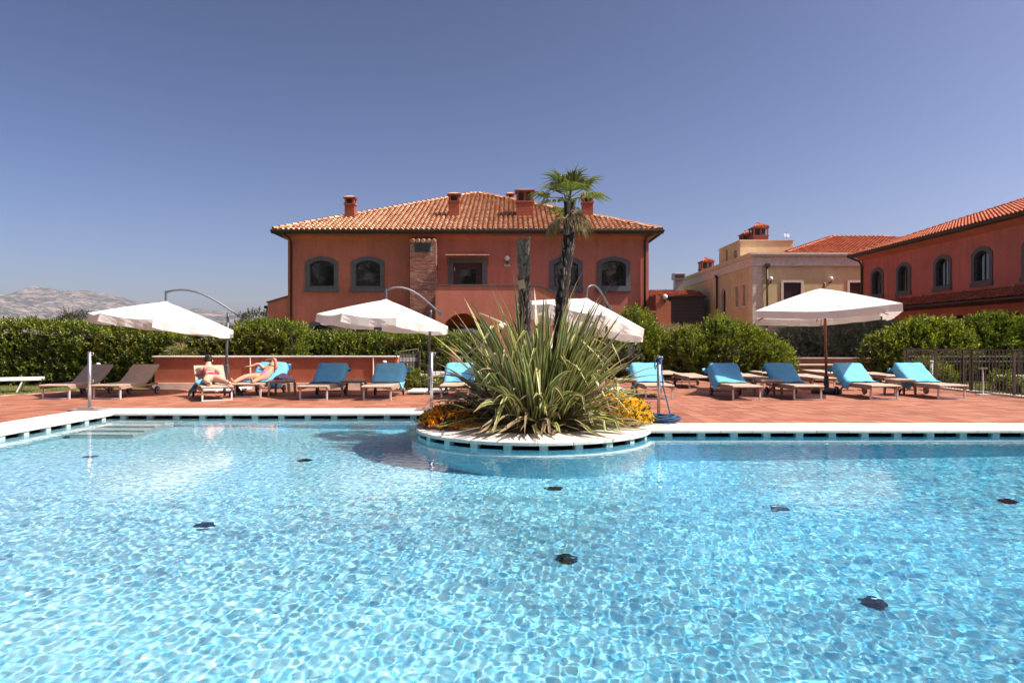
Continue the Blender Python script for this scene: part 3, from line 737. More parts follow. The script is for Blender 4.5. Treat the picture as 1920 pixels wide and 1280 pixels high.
# brick flue against the wall
BX0, BX1, BY, BT = -5.12, -3.79, 34.23, 6.42
fl = MB().box(BX0+.008, BX1-.008, BY+.008, HY-.003, GZ, BT).build('brick_flue', M['mortar'], villa)
bm_ = {}
bh, bw = .068, .25
nrow = int((BT-1.6)/bh)
for r_ in range(nrow):
    z = BT-(r_+1)*bh; x = BX0 - (bw/2 if r_ % 2 else 0)
    while x < BX1-.01:
        a, c = max(x, BX0), min(x+bw, BX1)
        if c-a > .04 and not (z > 5.86 and z < 6.33 and a < BX1-.30 and c > BX0+.26):
            key = round(c-a, 3)
            if key not in bm_:
                t0 = MB().box(.009, key-.009, 0, .06, .009, bh-.009).build('brick', M['brick']); bm_[key] = t0.data; bpy.data.objects.remove(t0)
            o = bpy.data.objects.new('brick', bm_[key]); col.objects.link(o); o.parent = fl; o.location = (a, BY-random.uniform(.0, .008), z)
        x += bw
    # side face towards the right
for r_ in range(nrow):
    z = BT-(r_+1)*bh
    if 'side' not in bm_:
        t0 = MB().box(-.03, .004, 0, .76, .006, bh-.006).build('brick', M['brick']); bm_['side'] = t0.data; bpy.data.objects.remove(t0)
    o = bpy.data.objects.new('brick', bm_['side']); col.objects.link(o); o.parent = fl; o.location = (BX1, BY+.065, z)
lv = MB().box(BX0+.24, BX1-.28, BY-.03, BY+.05, 5.84, 6.33).build('vent', M['basalt'], fl)
for k in range(7): MB().cbox(((BX0+BX1)/2-.02, BY-.035, 5.90+k*.058), (.36, .02, .004), Matrix.Rotation(R(35), 3, 'X')).build('louvre', M['frame'], fl)
for k in range(5): 
    MB().tube([(BX0+.14+k*.262, BY-.10, BT-.03), (BX0+.14+k*.262, HY-.05, BT+.12)], .10, 8).build('cap_tile', M['tile'], fl)
MB().box(BX0, BX1, BY-.01, HY-.02, BT, BT+.03).build('flue_top', M['mortar'], fl)
# terrace with arcade, parapet and stair
TYF = 32.0
TXL, TXF, TXR = -3.59, ax(1012, TYF), ax(1204, TYF)
zp, zl = 3.98, 1.5
mpt = lambda u, v, d: (u, TYF-d, v)
AH = arch(-2.28, GZ, 2.68, 2.06, 1.03, 20)
facade('terrace_wall', M['red'], villa, [(TXL, GZ-.02), (TXR, GZ-.02), (TXR, zl), (TXF, zp), (TXL, zp)], [[(max(u, TXL+.02), v) for u, v in AH]], mpt, .45)
mb = MB(); mb.add([(TXL, TYF, GZ), (TXL, HY, GZ), (TXL, HY, zp), (TXL, TYF, zp), (TXR, TYF, GZ), (TXR, HY, GZ), (TXR, HY, zl), (TXR, TYF, zl),
    (TXL, TYF+.45, 3.2), (TXF, TYF+.45, 3.2), (TXF, HY-.01, 3.2), (TXL, HY-.01, 3.2), (TXL, TYF+.45, 2.95), (TXF, TYF+.45, 2.95), (TXF, HY-.01, 2.95), (TXL, HY-.01, 2.95), (TXL, TYF+.30, zp), (TXF, TYF+.30, zp), (TXL, TYF+.30, 3.2), (TXF, TYF+.30, 3.2)],
    [(0, 1, 2, 3), (4, 7, 6, 5), (12, 15, 14, 13), (16, 18, 19, 17)]); mb.build('terrace_walls', M['red'], villa)
MB().box(TXL+.01, TXF-.01, TYF+.31, HY-.02, 3.12, 3.20).build('terrace_floor', M['greystone'], villa)
mb = MB(); mb.box(TXL-.03, TXF, TYF-.035, TYF+.32, zp+.002, zp+.05)
mb.add([(TXF, TYF-.035, zp+.002), (TXF, TYF+.32, zp+.002), (TXR, TYF+.32, zl+.002), (TXR, TYF-.035, zl+.002), (TXF, TYF-.035, zp+.05), (TXF, TYF+.32, zp+.05), (TXR, TYF+.32, zl+.05), (TXR, TYF-.035, zl+.05)], [(4, 7, 6, 5), (0, 4, 5, 1), (0, 3, 7, 4), (3, 2, 6, 7), (1, 5, 6, 2)])
mb.build('parapet_coping', M['basalt'], villa)
gd = ring_frame([(-3.15, GZ), (-1.35, GZ), (-1.35, 2.2), (-3.15, 2.2)], [(-2.95, GZ), (-1.55, GZ), (-1.55, 2.02), (-2.95, 2.02)], lambda u, v, d: (u, HY-.01-d, v), .04, .03).build('garden_door', M['basalt'], villa)
MB().box(-2.95, -1.55, HY-.03, HY-.012, GZ, 2.02).build('pane', M['glass'], gd)
globe_lamp(villa, (ax(939, TYF), TYF, at(939, 612, TYF-.2).z), r=.15, arm=.2)
# low flanking walls
wl = MB(); wl.add([(-12.55, HY+.05, GZ), (HX0-.002, HY+.05, GZ), (HX0-.002, HY+.05, 3.66), (-12.55, HY+.05, 3.34), (-12.55, HY+2.5, GZ), (HX0-.002, HY+2.5, GZ), (HX0-.002, HY+2.5, 3.66), (-12.55, HY+2.5, 3.34)], [(0, 1, 2, 3), (4, 7, 6, 5), (0, 3, 7, 4), (3, 2, 6, 7)]); wl.build('side_wing', M['red'], villa)
MB().cbox((-12.04, HY+1.2, 3.53), (.57, 1.25, .025), Matrix.Rotation(R(-16.5), 3, 'Y')).build('wing_coping', M['basalt'], villa)
MB().box(-12.58, HX0-.003, HY+.02, HY+.045, GZ, 1.95).build('plinth', M['basalt'], villa)
MB().box(-12.75, -12.56, HY+.1, HY+.3, 3.05, 3.2).build('floodlight', M['frame'], villa)
MB().box(-12.7, -12.55, HY+.3, HY+.36, 2.9, 3.1).build('floodlight', M['frame'], villa)
WY = 33.4
wr_ = MB(); a0, a1 = HX1+.03, ax(1258, WY); wr_.add([(a0, WY, 2.15), (a1, WY, 2.15), (a1, WY, 3.30), (a0, WY, 3.64), (a0, WY+1.6, 2.15), (a1, WY+1.6, 2.15), (a1, WY+1.6, 3.30), (a0, WY+1.6, 3.64)], [(0, 1, 2, 3), (4, 7, 6, 5), (1, 5, 6, 2), (3, 2, 6, 7), (0, 4, 5, 1), (0, 3, 7, 4)]); wr_.build('side_wing', M['red_wall'], villa)
MB().box(ax(1231, WY), a1-.01, WY+.01, WY+1.6, GZ, 2.15).build('stone_pier', M['greystone'], villa)
for z in (.55, 1.15, 1.7): MB().box(ax(1231, WY)-.004, a1-.006, WY+.004, WY+.3, z, z+.012).build('joint', M['basalt'], villa)
MB().box(ax(1205, 32.2), ax(1227, 32.2), 32.2, 32.6, GZ, at(1, 586, 32.2).z).build('stair_pier', M['red_dark'], villa)
MB().box(ax(1203, 32.2), ax(1229, 32.2), 32.16, 32.64, at(1, 586, 32.2).z+.001, at(1, 584, 32.2).z+.03).build('pier_cap', M['red_dark'], villa)
globe_lamp(villa, (ax(1247, WY), WY+.1, 3.55), r=.12, arm=.12)

# --- the red wing on the right: its wall runs away from the eye
QX, QN, QF = 22.9, 26.0, 44.7
wing = thing('red_wing', 'long red stucco wing with arched windows receding along the right edge', 'house', (0, 0, 0))
mq = lambda u, v, d: (QX-d, u, v)
H = [window(wing, mq, D, 4.32, 5.78, 1.05, .3, .22, mull=1, inset=.15) for D in (42.8, 39.9, 36.3, 33.25, 29.9)]
LA = [arch(D, GZ, 2.72, 2.0, .95, 16) for D in (45.0, 42.2, 38.6, 34.9, 31.2)]
facade('wall', M['red_dark'], wing, [(QN, 3.05), (QF, 3.05), (QF, 6.75), (QN, 6.75)], H, mq, .3)
facade('arcade_wall', M['red_dark'], wing, [(QN, GZ-.02), (47.2, GZ-.02), (47.2, 3.05), (QN, 3.05)], LA, mq, .5)
mb = MB(); mb.add([(QX, QF, 3.05), (QX+15, QF, 3.05), (QX+15, QF, 6.75), (QX, QF, 6.75), (QX, QN, GZ), (QX+15, QN, GZ), (QX+15, QN, 6.75), (QX, QN, 6.75), (QX, 47.2, GZ), (QX+15, 47.2, GZ), (QX+15, 47.2, 3.05), (QX, 47.2, 3.05), (QX, QF, 3.05), (QX+15, QF, 3.05)],
       [(0, 1, 2, 3), (4, 5, 6, 7), (8, 9, 10, 11), (11, 10, 13, 12)]); mb.build('wall', M['red_dark'], wing)
MB().box(QX+1.6, QX+1.7, QN, 47, GZ, 3.0).build('arcade_back', M['red_dark'], wing)
mb = MB(); mb.add([(QX, QN, 6.6), (QX, QF, 6.6), (QX-.3, QF, 6.78), (QX-.3, QN, 6.78), (QX-.3, QF, 6.9), (QX-.3, QN, 6.9)], [(0, 1, 2, 3), (3, 2, 4, 5)]); mb.build('eaves_cove', M['red_dark'], wing)
MB().box(QX-.58, QX+15.5, QN, QF+.45, 6.9, 6.975).build('soffit', M['gutter'], wing)
gutter(wing, (QX-.6, QN, 7.0), (QX-.6, QF+.5, 7.0), (-1, 0, 0))
hip_roof(wing, QX-.6, QX+15.6, QN-14, QF+.5, 6.99, .35, M['tile_red'], 'l')
downpipe(wing, [(QX-.66, QF+.2, 6.85), (QX-.2, QF-.05, 6.6), (QX-.09, QF-.15, 6.3), (QX-.09, QF-.15, 3.2)], .065)
# pent roof over the arcade
pr = MB(); pr.add([(QX-.001, QN, 3.76), (QX-.001, 47.3, 3.76), (QX-1.15, 47.3, 3.30), (QX-1.15, QN, 3.30), (QX-1.15, 47.3, 3.22), (QX-1.15, QN, 3.22), (QX, 47.3, 3.12), (QX, QN, 3.12)], [(0, 1, 2, 3), (3, 2, 4, 5), (5, 4, 6, 7), (1, 6, 4, 2)]); prr = pr.build('pent_roof', M['gutter'], wing)
tile_roof(prr, (QX-1.2, 47.2, 3.31), (0, -1, 0), (1, 0, .40), [(0, 0), (21.2, 0), (21.2, 1.1), (0, 1.1)], M['tile_red'])
for D in (43.0, 40.6, 38.0, 34.6, 31): MB().box(QX-.16, QX, D-.08, D+.08, 3.86, 3.96).build('wall_light', M['chimney_cap'], wing)

# --- ochre house behind
YX, YY = 16.95, 48.0
ochre = thing('ochre_house', 'ochre house with pale stone cornice, quoins and rooftop room behind the wing', 'house', (0, 0, 0))
mf = lambda u, v, d: (u, YY-d, v); ml = lambda u, v, d: (YX-d, u, v)
Hf = [window(ochre, mf, cx, 3.0, 5.50, 1.24, .001, .17, 'stone', 0, sill=False, glass='glass') for cx in (19.7, 24.35)]
for cx in (19.7, 24.35):
    for k in (0, 1):
        x0 = cx-.60+k*.605; sh = MB().box(x0, x0+.585, YY+.05, YY+.09, 3.05, 5.44).build('shutter', M['dark_wood'], ochre)
        for q in range(18): MB().box(x0+.06, x0+.525, YY+.035, YY+.052, 3.15+q*.125, 3.23+q*.125).build('slat', M['dark_wood'], sh)
Hl = [window(ochre, ml, c, 3.97, 5.48, .62, .001, .12, 'stone', sill=True) for c in (51.35, 49.75)]+[window(ochre, ml, 54.6, 2.6, 5.6, 1.3, .55, .22, 'stone', sill=False)]
facade('wall', M['yellow'], ochre, [(YX, GZ), (32, GZ), (32, 6.7), (YX, 6.7)], Hf, mf, .25)
facade('wall', M['yellow'], ochre, [(YY, GZ), (67.6, GZ), (67.6, 6.7), (YY, 6.7)], Hl, ml, .25)
for a, b, z0, z1 in ((.10, .0, 6.66, 6.86), (.06, .0, 6.86, 7.32), (.20, .0, 7.32, 7.44), (.30, .0, 7.44, 7.58)):
    MB().box(YX-a, 32, YY-a, 67.6, z0, z1-.002).build('cornice', M['stone'], ochre)
for q in range(14):
    z = 6.64-(q+1)*.48
    if z > .2:
        w = .72 if q % 2 else .60
        MB().box(YX-.05, YX+w, YY-.05, YY+w, z+.008, z+.472).build('quoin', M['stone'], ochre)
MB().box(YX-.04, 32, YY-.04, YY-.001, GZ, 2.35).build('base_wall', M['stone'], ochre)
MB().box(YX-.1, 32, YY-.12, YY-.041, 2.35, 2.5).build('string_course', M['greystone'], ochre)
downpipe(ochre, [(YX+.95, YY-.12, 6.6), (YX+.95, YY-.12, 2.4)], .07); downpipe(ochre, [(YX-.12, 56.1, 6.6), (YX-.12, 56.1, .2)], .08)
for x, y in ((YX+.95, YY-.12), (YX-.12, 56.1)): MB().box(x-.16, x+.16, y-.12, y+.08, 6.58, 6.8).build('rain_hopper', M['gutter'], ochre)
globe_lamp(ochre, (ax(1443, YY), YY, 5.75), r=.14, arm=.25); globe_lamp(ochre, (ax(1555, YY), YY, 5.75), r=.14, arm=.25)
mb = MB(); px0, px1, py0, py1 = 17.38, 21.4, 52.0, 57.3
mfp = lambda u, v, d: (u, py0-d, v); mlp = lambda u, v, d: (px0-d, u, v)
rw = [(55.0, 7.62), (55.5, 7.62), (55.5, 8.8), (55.0, 8.8)]; rw2 = window(ochre, mlp, 53.0, 7.75, 8.4, .75, .001, .1, 'stone', sill=False)
facade('rooftop_room', M['yellow'], ochre, [(py0, 7.5), (py1, 7.5), (py1, 9.02), (py0, 9.02)], [rw, rw2], mlp, .2)
facade('rooftop_room', M['yellow'], ochre, [(px0, 7.5), (px1, 7.5), (px1, 9.02), (px0, 9.02)], [], mfp, .2)
MB().box(px0+.001, px1, py0+.001, py1, 8.98, 9.0).build('room_roof', M['yellow'], ochre)
MB().box(px0+.25, px0+.3, 54.9, 55.6, 7.6, 8.9).build('room_door', M['dark_wood'], ochre)
MB().box(px0-.07, px1+.1, py0-.07, py1, 9.022, 9.09).build('room_coping', M['stone'], ochre)
MB().box(YX-.1, 31.9, YY-.1, 67.4, 7.4, 7.56).build('flat_roof', M['stone'], ochre)
hip_roof(ochre, 19.4, 36, YY+.25, YY+12.5, 7.60, .33, M['tile_red'], 'fl')
chimney(ochre, ax(1423, 53.5), 53.6, 9.0, at(0, 425, 53.5).z, 1.15, 1.1, slots=2, tiled=True)
chimney(ochre, ax(1398, 55), 55, 9.0, at(0, 438, 55).z, .8, .8, slots=1, tiled=True)
chimney(ochre, ax(1326, 62)-.1, 62, 7.5, at(0, 489, 62).z, 1.1, 1.1, slots=2, tiled=True)
an = MB().tube([(ax(1475, 53), 53, 7.6), (ax(1475, 53), 53, at(0, 434, 53).z)], .02, 6).build('antenna', M['galv'], ochre)
for k in range(4): MB().tube([(ax(1475, 53)-.25, 53-.1, 9.5+k*.06), (ax(1475, 53)+.25, 53+.1, 9.5+k*.06)], .009, 5).build('antenna_rod', M['galv'], ochre)

# --- slate coloured shed between the villa and the ochre house
shed = thing('grey_outbuilding', 'dark slate outbuilding with low clay tile roof between villa and ochre house', 'building', (0, 0, 0))
sx0, sx1, sy = ax(1200, 58), ax(1321, 58), 58.0
MB().box(sx0, sx1, sy, sy+6, GZ, 5.08).build('wall', M['slate_wall'], shed)
for k in range(16): MB().box(sx0+.002, sx1-.002, sy-.012, sy-.001, 5.0-k*.3, 5.0-k*.3+.015).build('board_line', M['basalt'], shed)
MB().box(sx0-.3, sx1+.1, sy-.35, sy+6.2, 5.085, 5.2).build('eave_board', M['gutter'], shed)
rf = MB(); rf.add([(sx0-.3, sy-.35, 5.21), (sx1+.1, sy-.35, 5.21), (sx1-.3, sy+2.5, 5.85), (sx0-.3, sy+2.5, 5.85)], [(0, 1, 2, 3)]); rr = rf.build('roof', M['tile_bed'], shed)
tile_roof(rr, (sx0-.3, sy-.38, 5.21), (1, 0, 0), (0, 1, .225), [(0, 0), (sx1-sx0+.4, 0), (sx1-sx0, 2.9), (0, 2.9)], M['tile_red'])
fx = ax(1273, 60)
vd = thing('roof_vent', 'square galvanised ventilation duct on the grey outbuilding roof', 'vent', (fx, 60.2, 5.7))
MB().box(-.36, .36, -.36, .36, -.5, 1.1).build('duct', M['galv'], vd); MB().box(-.5, .5, -.5, .5, 1.1, 1.65).build('cowl', M['galv'], vd, bevel=.03); MB().box(-.4, .4, -.505, -.49, 1.2, 1.5).build('grille', M['gutter'], vd)

# ---------------------------------------------------------------- planting
def unit(a): return a/np.maximum(1e-9, np.linalg.norm(a, axis=-1, keepdims=True))
def leaves(name, base, d, up, L, W, mat, parent, fold=.25, droop=.15):
    """one six-vertex folded leaf per row: base point, direction, up"""
    n = len(base); d = unit(d); side = unit(np.cross(d, up)); nn = np.cross(side, d)
    L = np.broadcast_to(L, (n,))[:, None]; W = np.broadcast_to(W, (n,))[:, None]
    b = base; t = base+d*L-nn*L*droop; mid = base+d*L*.45
    l = mid+side*W*.5+nn*W*fold; r = mid-side*W*.5+nn*W*fold
    V = np.stack([b, r, t, l], 1).reshape(-1, 3); k = np.arange(n)[:, None]*4
    F = np.concatenate([k+np.array([[0, 1, 2]]), k+np.array([[0, 2, 3]])])
    return tag(np_mesh(name, V, F, mat, parent), kind='stuff')
def twigs(P, Nn, length, nl, spread=.45, upb=.7, g=None):
    """leaves set around shoots that start at P and grow along Nn and up"""
    g = g or rng; k = len(P)
    td = unit(Nn*.75+np.array([0, 0, upb])+g.normal(0, spread, (k, 3)))
    ln = length*g.uniform(.6, 1.25, k)
    t = np.linspace(.12, 1, nl)[None, :]*np.ones((k, 1))
    base = P[:, None]+td[:, None]*(t*ln[:, None])[..., None]
    a = (np.arange(nl)*2.4)[None, :]+g.uniform(0, 6.28, (k, 1))
    u = unit(np.cross(td, np.array([.31, .2, .93]))); v = np.cross(td, u)
    rad = u[:, None]*np.cos(a)[..., None]+v[:, None]*np.sin(a)[..., None]
    d = rad*(1.05-.6*t[..., None])+td[:, None]*(.45+.6*t[..., None])+g.normal(0, .15, (k, nl, 3))
    return base.reshape(-1, 3), unit(d).reshape(-1, 3), np.repeat(td, nl, 0)
def hedge(name, label, cat, x0, x1, y0, y1, ztop, dens, ll=.11, seed=0, zbot=.0, lump=.16, mat='laurel', tops=True, new=True, faces=('f', 't', 'l', 'r'), nl=9, young=.35):
    g = np.random.default_rng(seed); root = thing(name, label, cat, ((x0+x1)/2, (y0+y1)/2, GZ))
    off = np.array(root.location); zt = lambda x: np.interp(x, [p[0] for p in ztop], [p[1] for p in ztop])
    P = []; Nn = []
    zm = max(p[1] for p in ztop)
    def lumps(a, b): return (fbm(np.asarray(a)*1.1+50, np.asarray(b)*1.1+50, seed+3, 4)-.5)*2*lump
    if 'f' in faces:
        k = int((x1-x0)*(zm-zbot)*dens); x = g.uniform(x0, x1, k); f = g.uniform(0, 1, k); z = zbot+(zt(x)-zbot)*f
        P.append(np.stack([x, y0-lumps(x, z)+.10*f**3+g.uniform(0, .14, k), z], -1)); Nn.append(np.tile([0, -1., .1], (k, 1)))
    if 't' in faces:
        k = int((x1-x0)*(y1-y0)*dens*1.2); x = g.uniform(x0, x1, k); y = g.uniform(y0, y1, k)
        P.append(np.stack([x, y, zt(x)-.06+lumps(x, y)*.7], -1)); Nn.append(np.tile([0, -.1, 1.], (k, 1)))
    for c, xx, sx in (('l', x0, -1.), ('r', x1, 1.)):
        if c in faces:
            k = int((y1-y0)*(zm-zbot)*dens); y = g.uniform(y0, y1, k); z = zbot+(zt(np.full(k, xx))-zbot)*g.uniform(0, 1, k)
            P.append(np.stack([np.full(k, xx)+sx*lumps(y, z), y, z], -1)); Nn.append(np.tile([sx, 0, .1], (k, 1)))
    P = np.concatenate(P)-off; Nn = np.concatenate(Nn)
    mb = MB(); q = .14; n = max(2, int((x1-x0)/.6))
    for i in range(n):
        a = x0+q+(x1-x0-2*q)*i/n; b = x0+q+(x1-x0-2*q)*(i+1)/n; h = min(zt(a), zt(b))-q*1.3
        mb.box(a-off[0]+.002, b-off[0]-.002, y0+q-off[1]+.05*math.sin(i*2.1), y1-q-off[1], 0, h-off[2])
    mb.build('inner_branches', M['branch'], root)
    b, d, u = twigs(P, Nn, .30, nl, g=g); L = g.uniform(.75, 1.2, len(b))*ll
    leaves('foliage', b, d, u, L, L*.42, M[mat], root)
    if tops and new:
        k = int((x1-x0)*7); x = g.uniform(x0+.1, x1-.1, k); y = g.uniform(y0+.05, y1-.3, k)
        P = np.stack([x, y, zt(x)-.05], -1)-off
        b, d, u = twigs(P, np.tile([0, -.1, 1.], (k, 1)), .34, 9, .22, .9, g); L = g.uniform(.8, 1.2, len(b))*ll*.95
        leaves('young_shoots', b, d, u, L, L*.40, M['laurel_new'], root)
        k = int((x1-x0)*(zm-zbot)*dens*young); x = g.uniform(x0, x1, k); z = zbot+.3+(zt(x)-zbot-.3)*g.uniform(0, 1, k)**.7
        P = np.stack([x, y0-lumps(x, z)-.04, z], -1)-off
        b, d, u = twigs(P, np.tile([0, -1, .5], (k, 1)), .24, 6, .4, .8, g); L = g.uniform(.7, 1.1, len(b))*ll*.9
        leaves('young_leaves', b, d, u, L, L*.42, M['laurel_new'], root)
    return root
def bush(name, label, cat, c, blobs, dens, ll=.11, seed=0, mat='laurel', young='laurel_new', nl=9, yf=.3, tl=.30, wid=.42):
    """shrub of several ellipsoidal masses; blobs: (dx, dy, z, rx, ry, rz)"""
    g = np.random.default_rng(seed); root = thing(name, label, cat, (c[0], c[1], GZ))
    Ps, Ns = [], []; core = MB()
    for dx, dy, z, rx, ry, rz in blobs:
        k = int(4*math.pi*((rx*ry+rx*rz+ry*rz)/3)*dens); v = unit(g.normal(0, 1, (k, 3))); v = v[(v[:, 1] < .45)]
        w = 1+.16*(fbm(v[:, 0]*3+dx*2+20, v[:, 2]*3+v[:, 1]*2+20, seed+9, 4)-.5)*2-.14*g.random(len(v))
        p = v*w[:, None]*np.array([rx, ry, rz])+np.array([dx, dy, z-GZ]); s = p[:, 2] > .05
        Ps.append(p[s]); Ns.append(unit(v/np.array([rx, ry, rz]))[s])
        core.lathe([(max(.01, rx*.70*math.sin(math.pi*i/8)), -rz*.70*math.cos(math.pi*i/8)) for i in range(9)], (dx, dy, z-GZ), 12)
    P = np.concatenate(Ps); Nn = np.concatenate(Ns)
    core.build('inner_branches', M['branch'], root)
    b, d, u = twigs(P, Nn, tl, nl, g=g); L = g.uniform(.75, 1.2, len(b))*ll
    leaves('foliage', b, d, u, L, L*wid, M[mat], root)
    if young:
        s = (g.random(len(P)) < yf) & (Nn[:, 2] > -.2); b, d, u = twigs(P[s]+Nn[s]*.05, Nn[s], tl*.95, 7, .3, .9, g); L = g.uniform(.75, 1.1, len(b))*ll
        leaves('young_shoots', b, d, u, L, L*wid*.95, M[young], root)
    return root

hedge('laurel_hedge', 'long dark green laurel hedge behind the loungers on the far left', 'hedge', -19.5, -6.9, 21.5, 22.7, [(-19.5, 1.82), (-16, 1.82), (-14, 1.70), (-12, 1.60), (-10, 1.52), (-8.6, 1.62), (-7.9, 1.78), (-6.9, 1.72)], 78, .12, 1)
hedge('laurel_hedge', 'clipped laurel hedge above the red garden wall in front of the villa', 'hedge', -7.75, -1.1, 22.9, 24.0, [(-7.75, 1.50), (-7.0, 1.42), (-5, 1.40), (-3, 1.46), (-1.1, 1.32)], 78, .12, 2, zbot=.1)
bush('laurel_shrub', 'laurel shrub behind the flax at the villa stair, left of the stone pier', 'shrub', (ax(1170, 25), 25.2), [(0, 0, .8, 1.5, .8, 1.15), (-.95, .1, .8, .9, .7, .95), (.45, 0, 1.6, .6, .5, .85), (1.0, 0, .7, .8, .7, .9), (.75, .2, 1.75, .32, .3, .55)], 75, .12, 3)
bush('laurel_shrub', 'broad glossy laurel shrub between the stone pier and the wooden parasol', 'shrub', (ax(1372, 24), 24.6), [(0, 0, .72, 1.35, .9, 1.1), (-1.2, 0, .68, .85, .8, 1.0), (1.15, 0, .65, .85, .8, .9), (-.35, 0, 1.4, .5, .5, .55), (.55, 0, 1.25, .75, .6, .5), (-.25, .1, 1.85, .20, .20, .36), (1.65, -.1, .5, .6, .6, .7), (-1.55, 0, .5, .6, .6, .8)], 75, .12, 4)
bush('olive_shrub', 'row of dark grey-green shrubs in shade beside the wooden parasol pole', 'shrub', (ax(1585, 29), 29.5), [(-2.0, 0, .8, 1.0, .7, 1.0), (-.9, 0, .85, 1.1, .8, 1.15), (.4, 0, .9, 1.2, .8, 1.25), (1.6, 0, .95, 1.1, .8, 1.25), (2.6, .2, .9, .9, .8, 1.2), (-2.8, .2, .6, .7, .7, .8)], 230, .075, 5, 'olive', None, 16, 0, .30, .26)
bush('laurel_shrub', 'bright yellow-green laurel shrub behind the fence at the right', 'shrub', (ax(1735, 23), 23.6), [(0, 0, .8, 1.2, .8, 1.0), (-1.0, 0, .65, .7, .7, .8), (.9, .1, .9, 1.0, .8, .95), (.1, 0, 1.5, .5, .5, .5), (.9, 0, 1.45, .5, .5, .45)], 78, .13, 6, yf=.55)
bush('laurel_shrub', 'dark laurel shrub at the right edge of the garden', 'shrub', (ax(1885, 23.5), 24.3), [(0, 0, .9, 1.3, .9, 1.2), (-1.3, .2, .8, .9, .8, 1.05), (1.3, 0, .9, 1.2, .9, 1.2), (.2, 0, 1.7, .6, .5, .5), (2.6, 0, .9, 1.2, .9, 1.2)], 72, .13, 7, yf=.12)
bush('low_shrub', 'small leafy shrub at the foot of the gate fence', 'shrub', (ax(786, 19.4), 19.5), [(-.15, 0, .18, .36, .28, .22), (-.35, 0, .26, .2, .2, .28), (.2, 0, .12, .26, .2, .14)], 120, .075, 8, yf=.4, tl=.18)
bush('low_shrub', 'small leafy shrub growing through the right hand fence', 'shrub', (12.75, 18.4), [(.05, -.6, .22, .25, .4, .26), (.1, -1.0, .15, .2, .3, .2)], 110, .075, 9, yf=.4, tl=.18)
bush('low_shrub', 'pale yellowing shrub behind the last blue towelled lounger', 'shrub', (12.9, 20.9), [(0, 0, .25, .4, .3, .32), (-.3, 0, .42, .2, .2, .36), (.35, 0, .2, .25, .2, .25)], 95, .08, 10, yf=.8, tl=.2)
# dry grass clump beside the stone pier
dg = thing('dry_grass', 'tall straw coloured dry grass beside the stone pier', 'grass clump', (ax(1283, 27), 27.5, GZ))
k = 1500; a = rng.uniform(0, 6.28, k); rr_ = np.abs(rng.normal(0, .5, k)); base = np.stack([rr_*np.cos(a)*1.1, rr_*np.sin(a)*.6, np.zeros(k)], -1)
leaves('foliage', base, np.stack([np.cos(a)*.28+rng.normal(0, .12, k), np.sin(a)*.2, np.ones(k)], -1), np.tile([0, -1., .2], (k, 1)), rng.uniform(.9, 2.3, k), .02, M['dry'], dg, .3, .12)
P = base[:500]+np.stack([np.cos(a[:500])*.3, np.zeros(500), rng.uniform(1.1, 1.9, 500)], -1)
b, d, u = twigs(P, np.tile([0, 0, 1.], (500, 1)), .22, 10, .5); leaves('seed_heads', b, d, u, .07, .018, M['dry'], dg)
# dwarf fan palm in the hedge
def fan(root, c, dirn, up, petiole, rad, nseg, mat, name='frond', arc=R(200), droop=.25, w=.03, g=None):
    g = g or rng; c = Vector(c); d = Vector(dirn).normalized(); upv = Vector(up); s = d.cross(upv).normalized(); n = s.cross(d)
    mb = MB(); hub = c+d*petiole-Vector((0, 0, petiole*.12))
    mb.tube([c, c+d*petiole*.5-Vector((0, 0, petiole*.02)), hub], [.012, .010, .007], 5)
    for i in range(nseg):
        t = -arc/2+arc*i/(nseg-1)+g.normal(0, .03); dd = d*math.cos(t)+s*math.sin(t); L = rad*(.72+.28*math.cos(t/1.5))*g.uniform(.88, 1.08)
        sd = (-d*math.sin(t)+s*math.cos(t)); q = w*.5
        p0, p1 = hub, hub+dd*L*.55+n*L*.05
        p2 = hub+dd*L-Vector((0, 0, L*droop*g.uniform(.5, 1.5)))
        m0 = n*w*.35
        mb.add([p0-sd*q*.3, p0+sd*q*.3, p1-sd*q+m0, p1+sd*q+m0, p1-m0*.3, p2], [(0, 4, 2), (0, 1, 4), (1, 3, 4), (2, 4, 5), (4, 3, 5)])
    return mb.build(name, mat, root)
dp = thing('dwarf_fan_palm', 'small yellowing fan palm growing in the left hedge', 'palm', (ax(346, 21.2), 21.15, GZ))
MB().lathe([(.12, 0), (.10, .5), (.09, .9)], (0, 0, 0), 10).build('trunk', M['bark'], dp)
for i in range(15):
    a = i*2.4; e = .2+.75*((i*7) % 15)/15
    fan(dp, (0, -.05, .85), (math.cos(a)*math.cos(e), math.sin(a)*math.cos(e)*.6-.25, math.sin(e)), (0, 0, 1), .35, .42, 16, M['frond'] if i % 3 else M['frond_dead'])

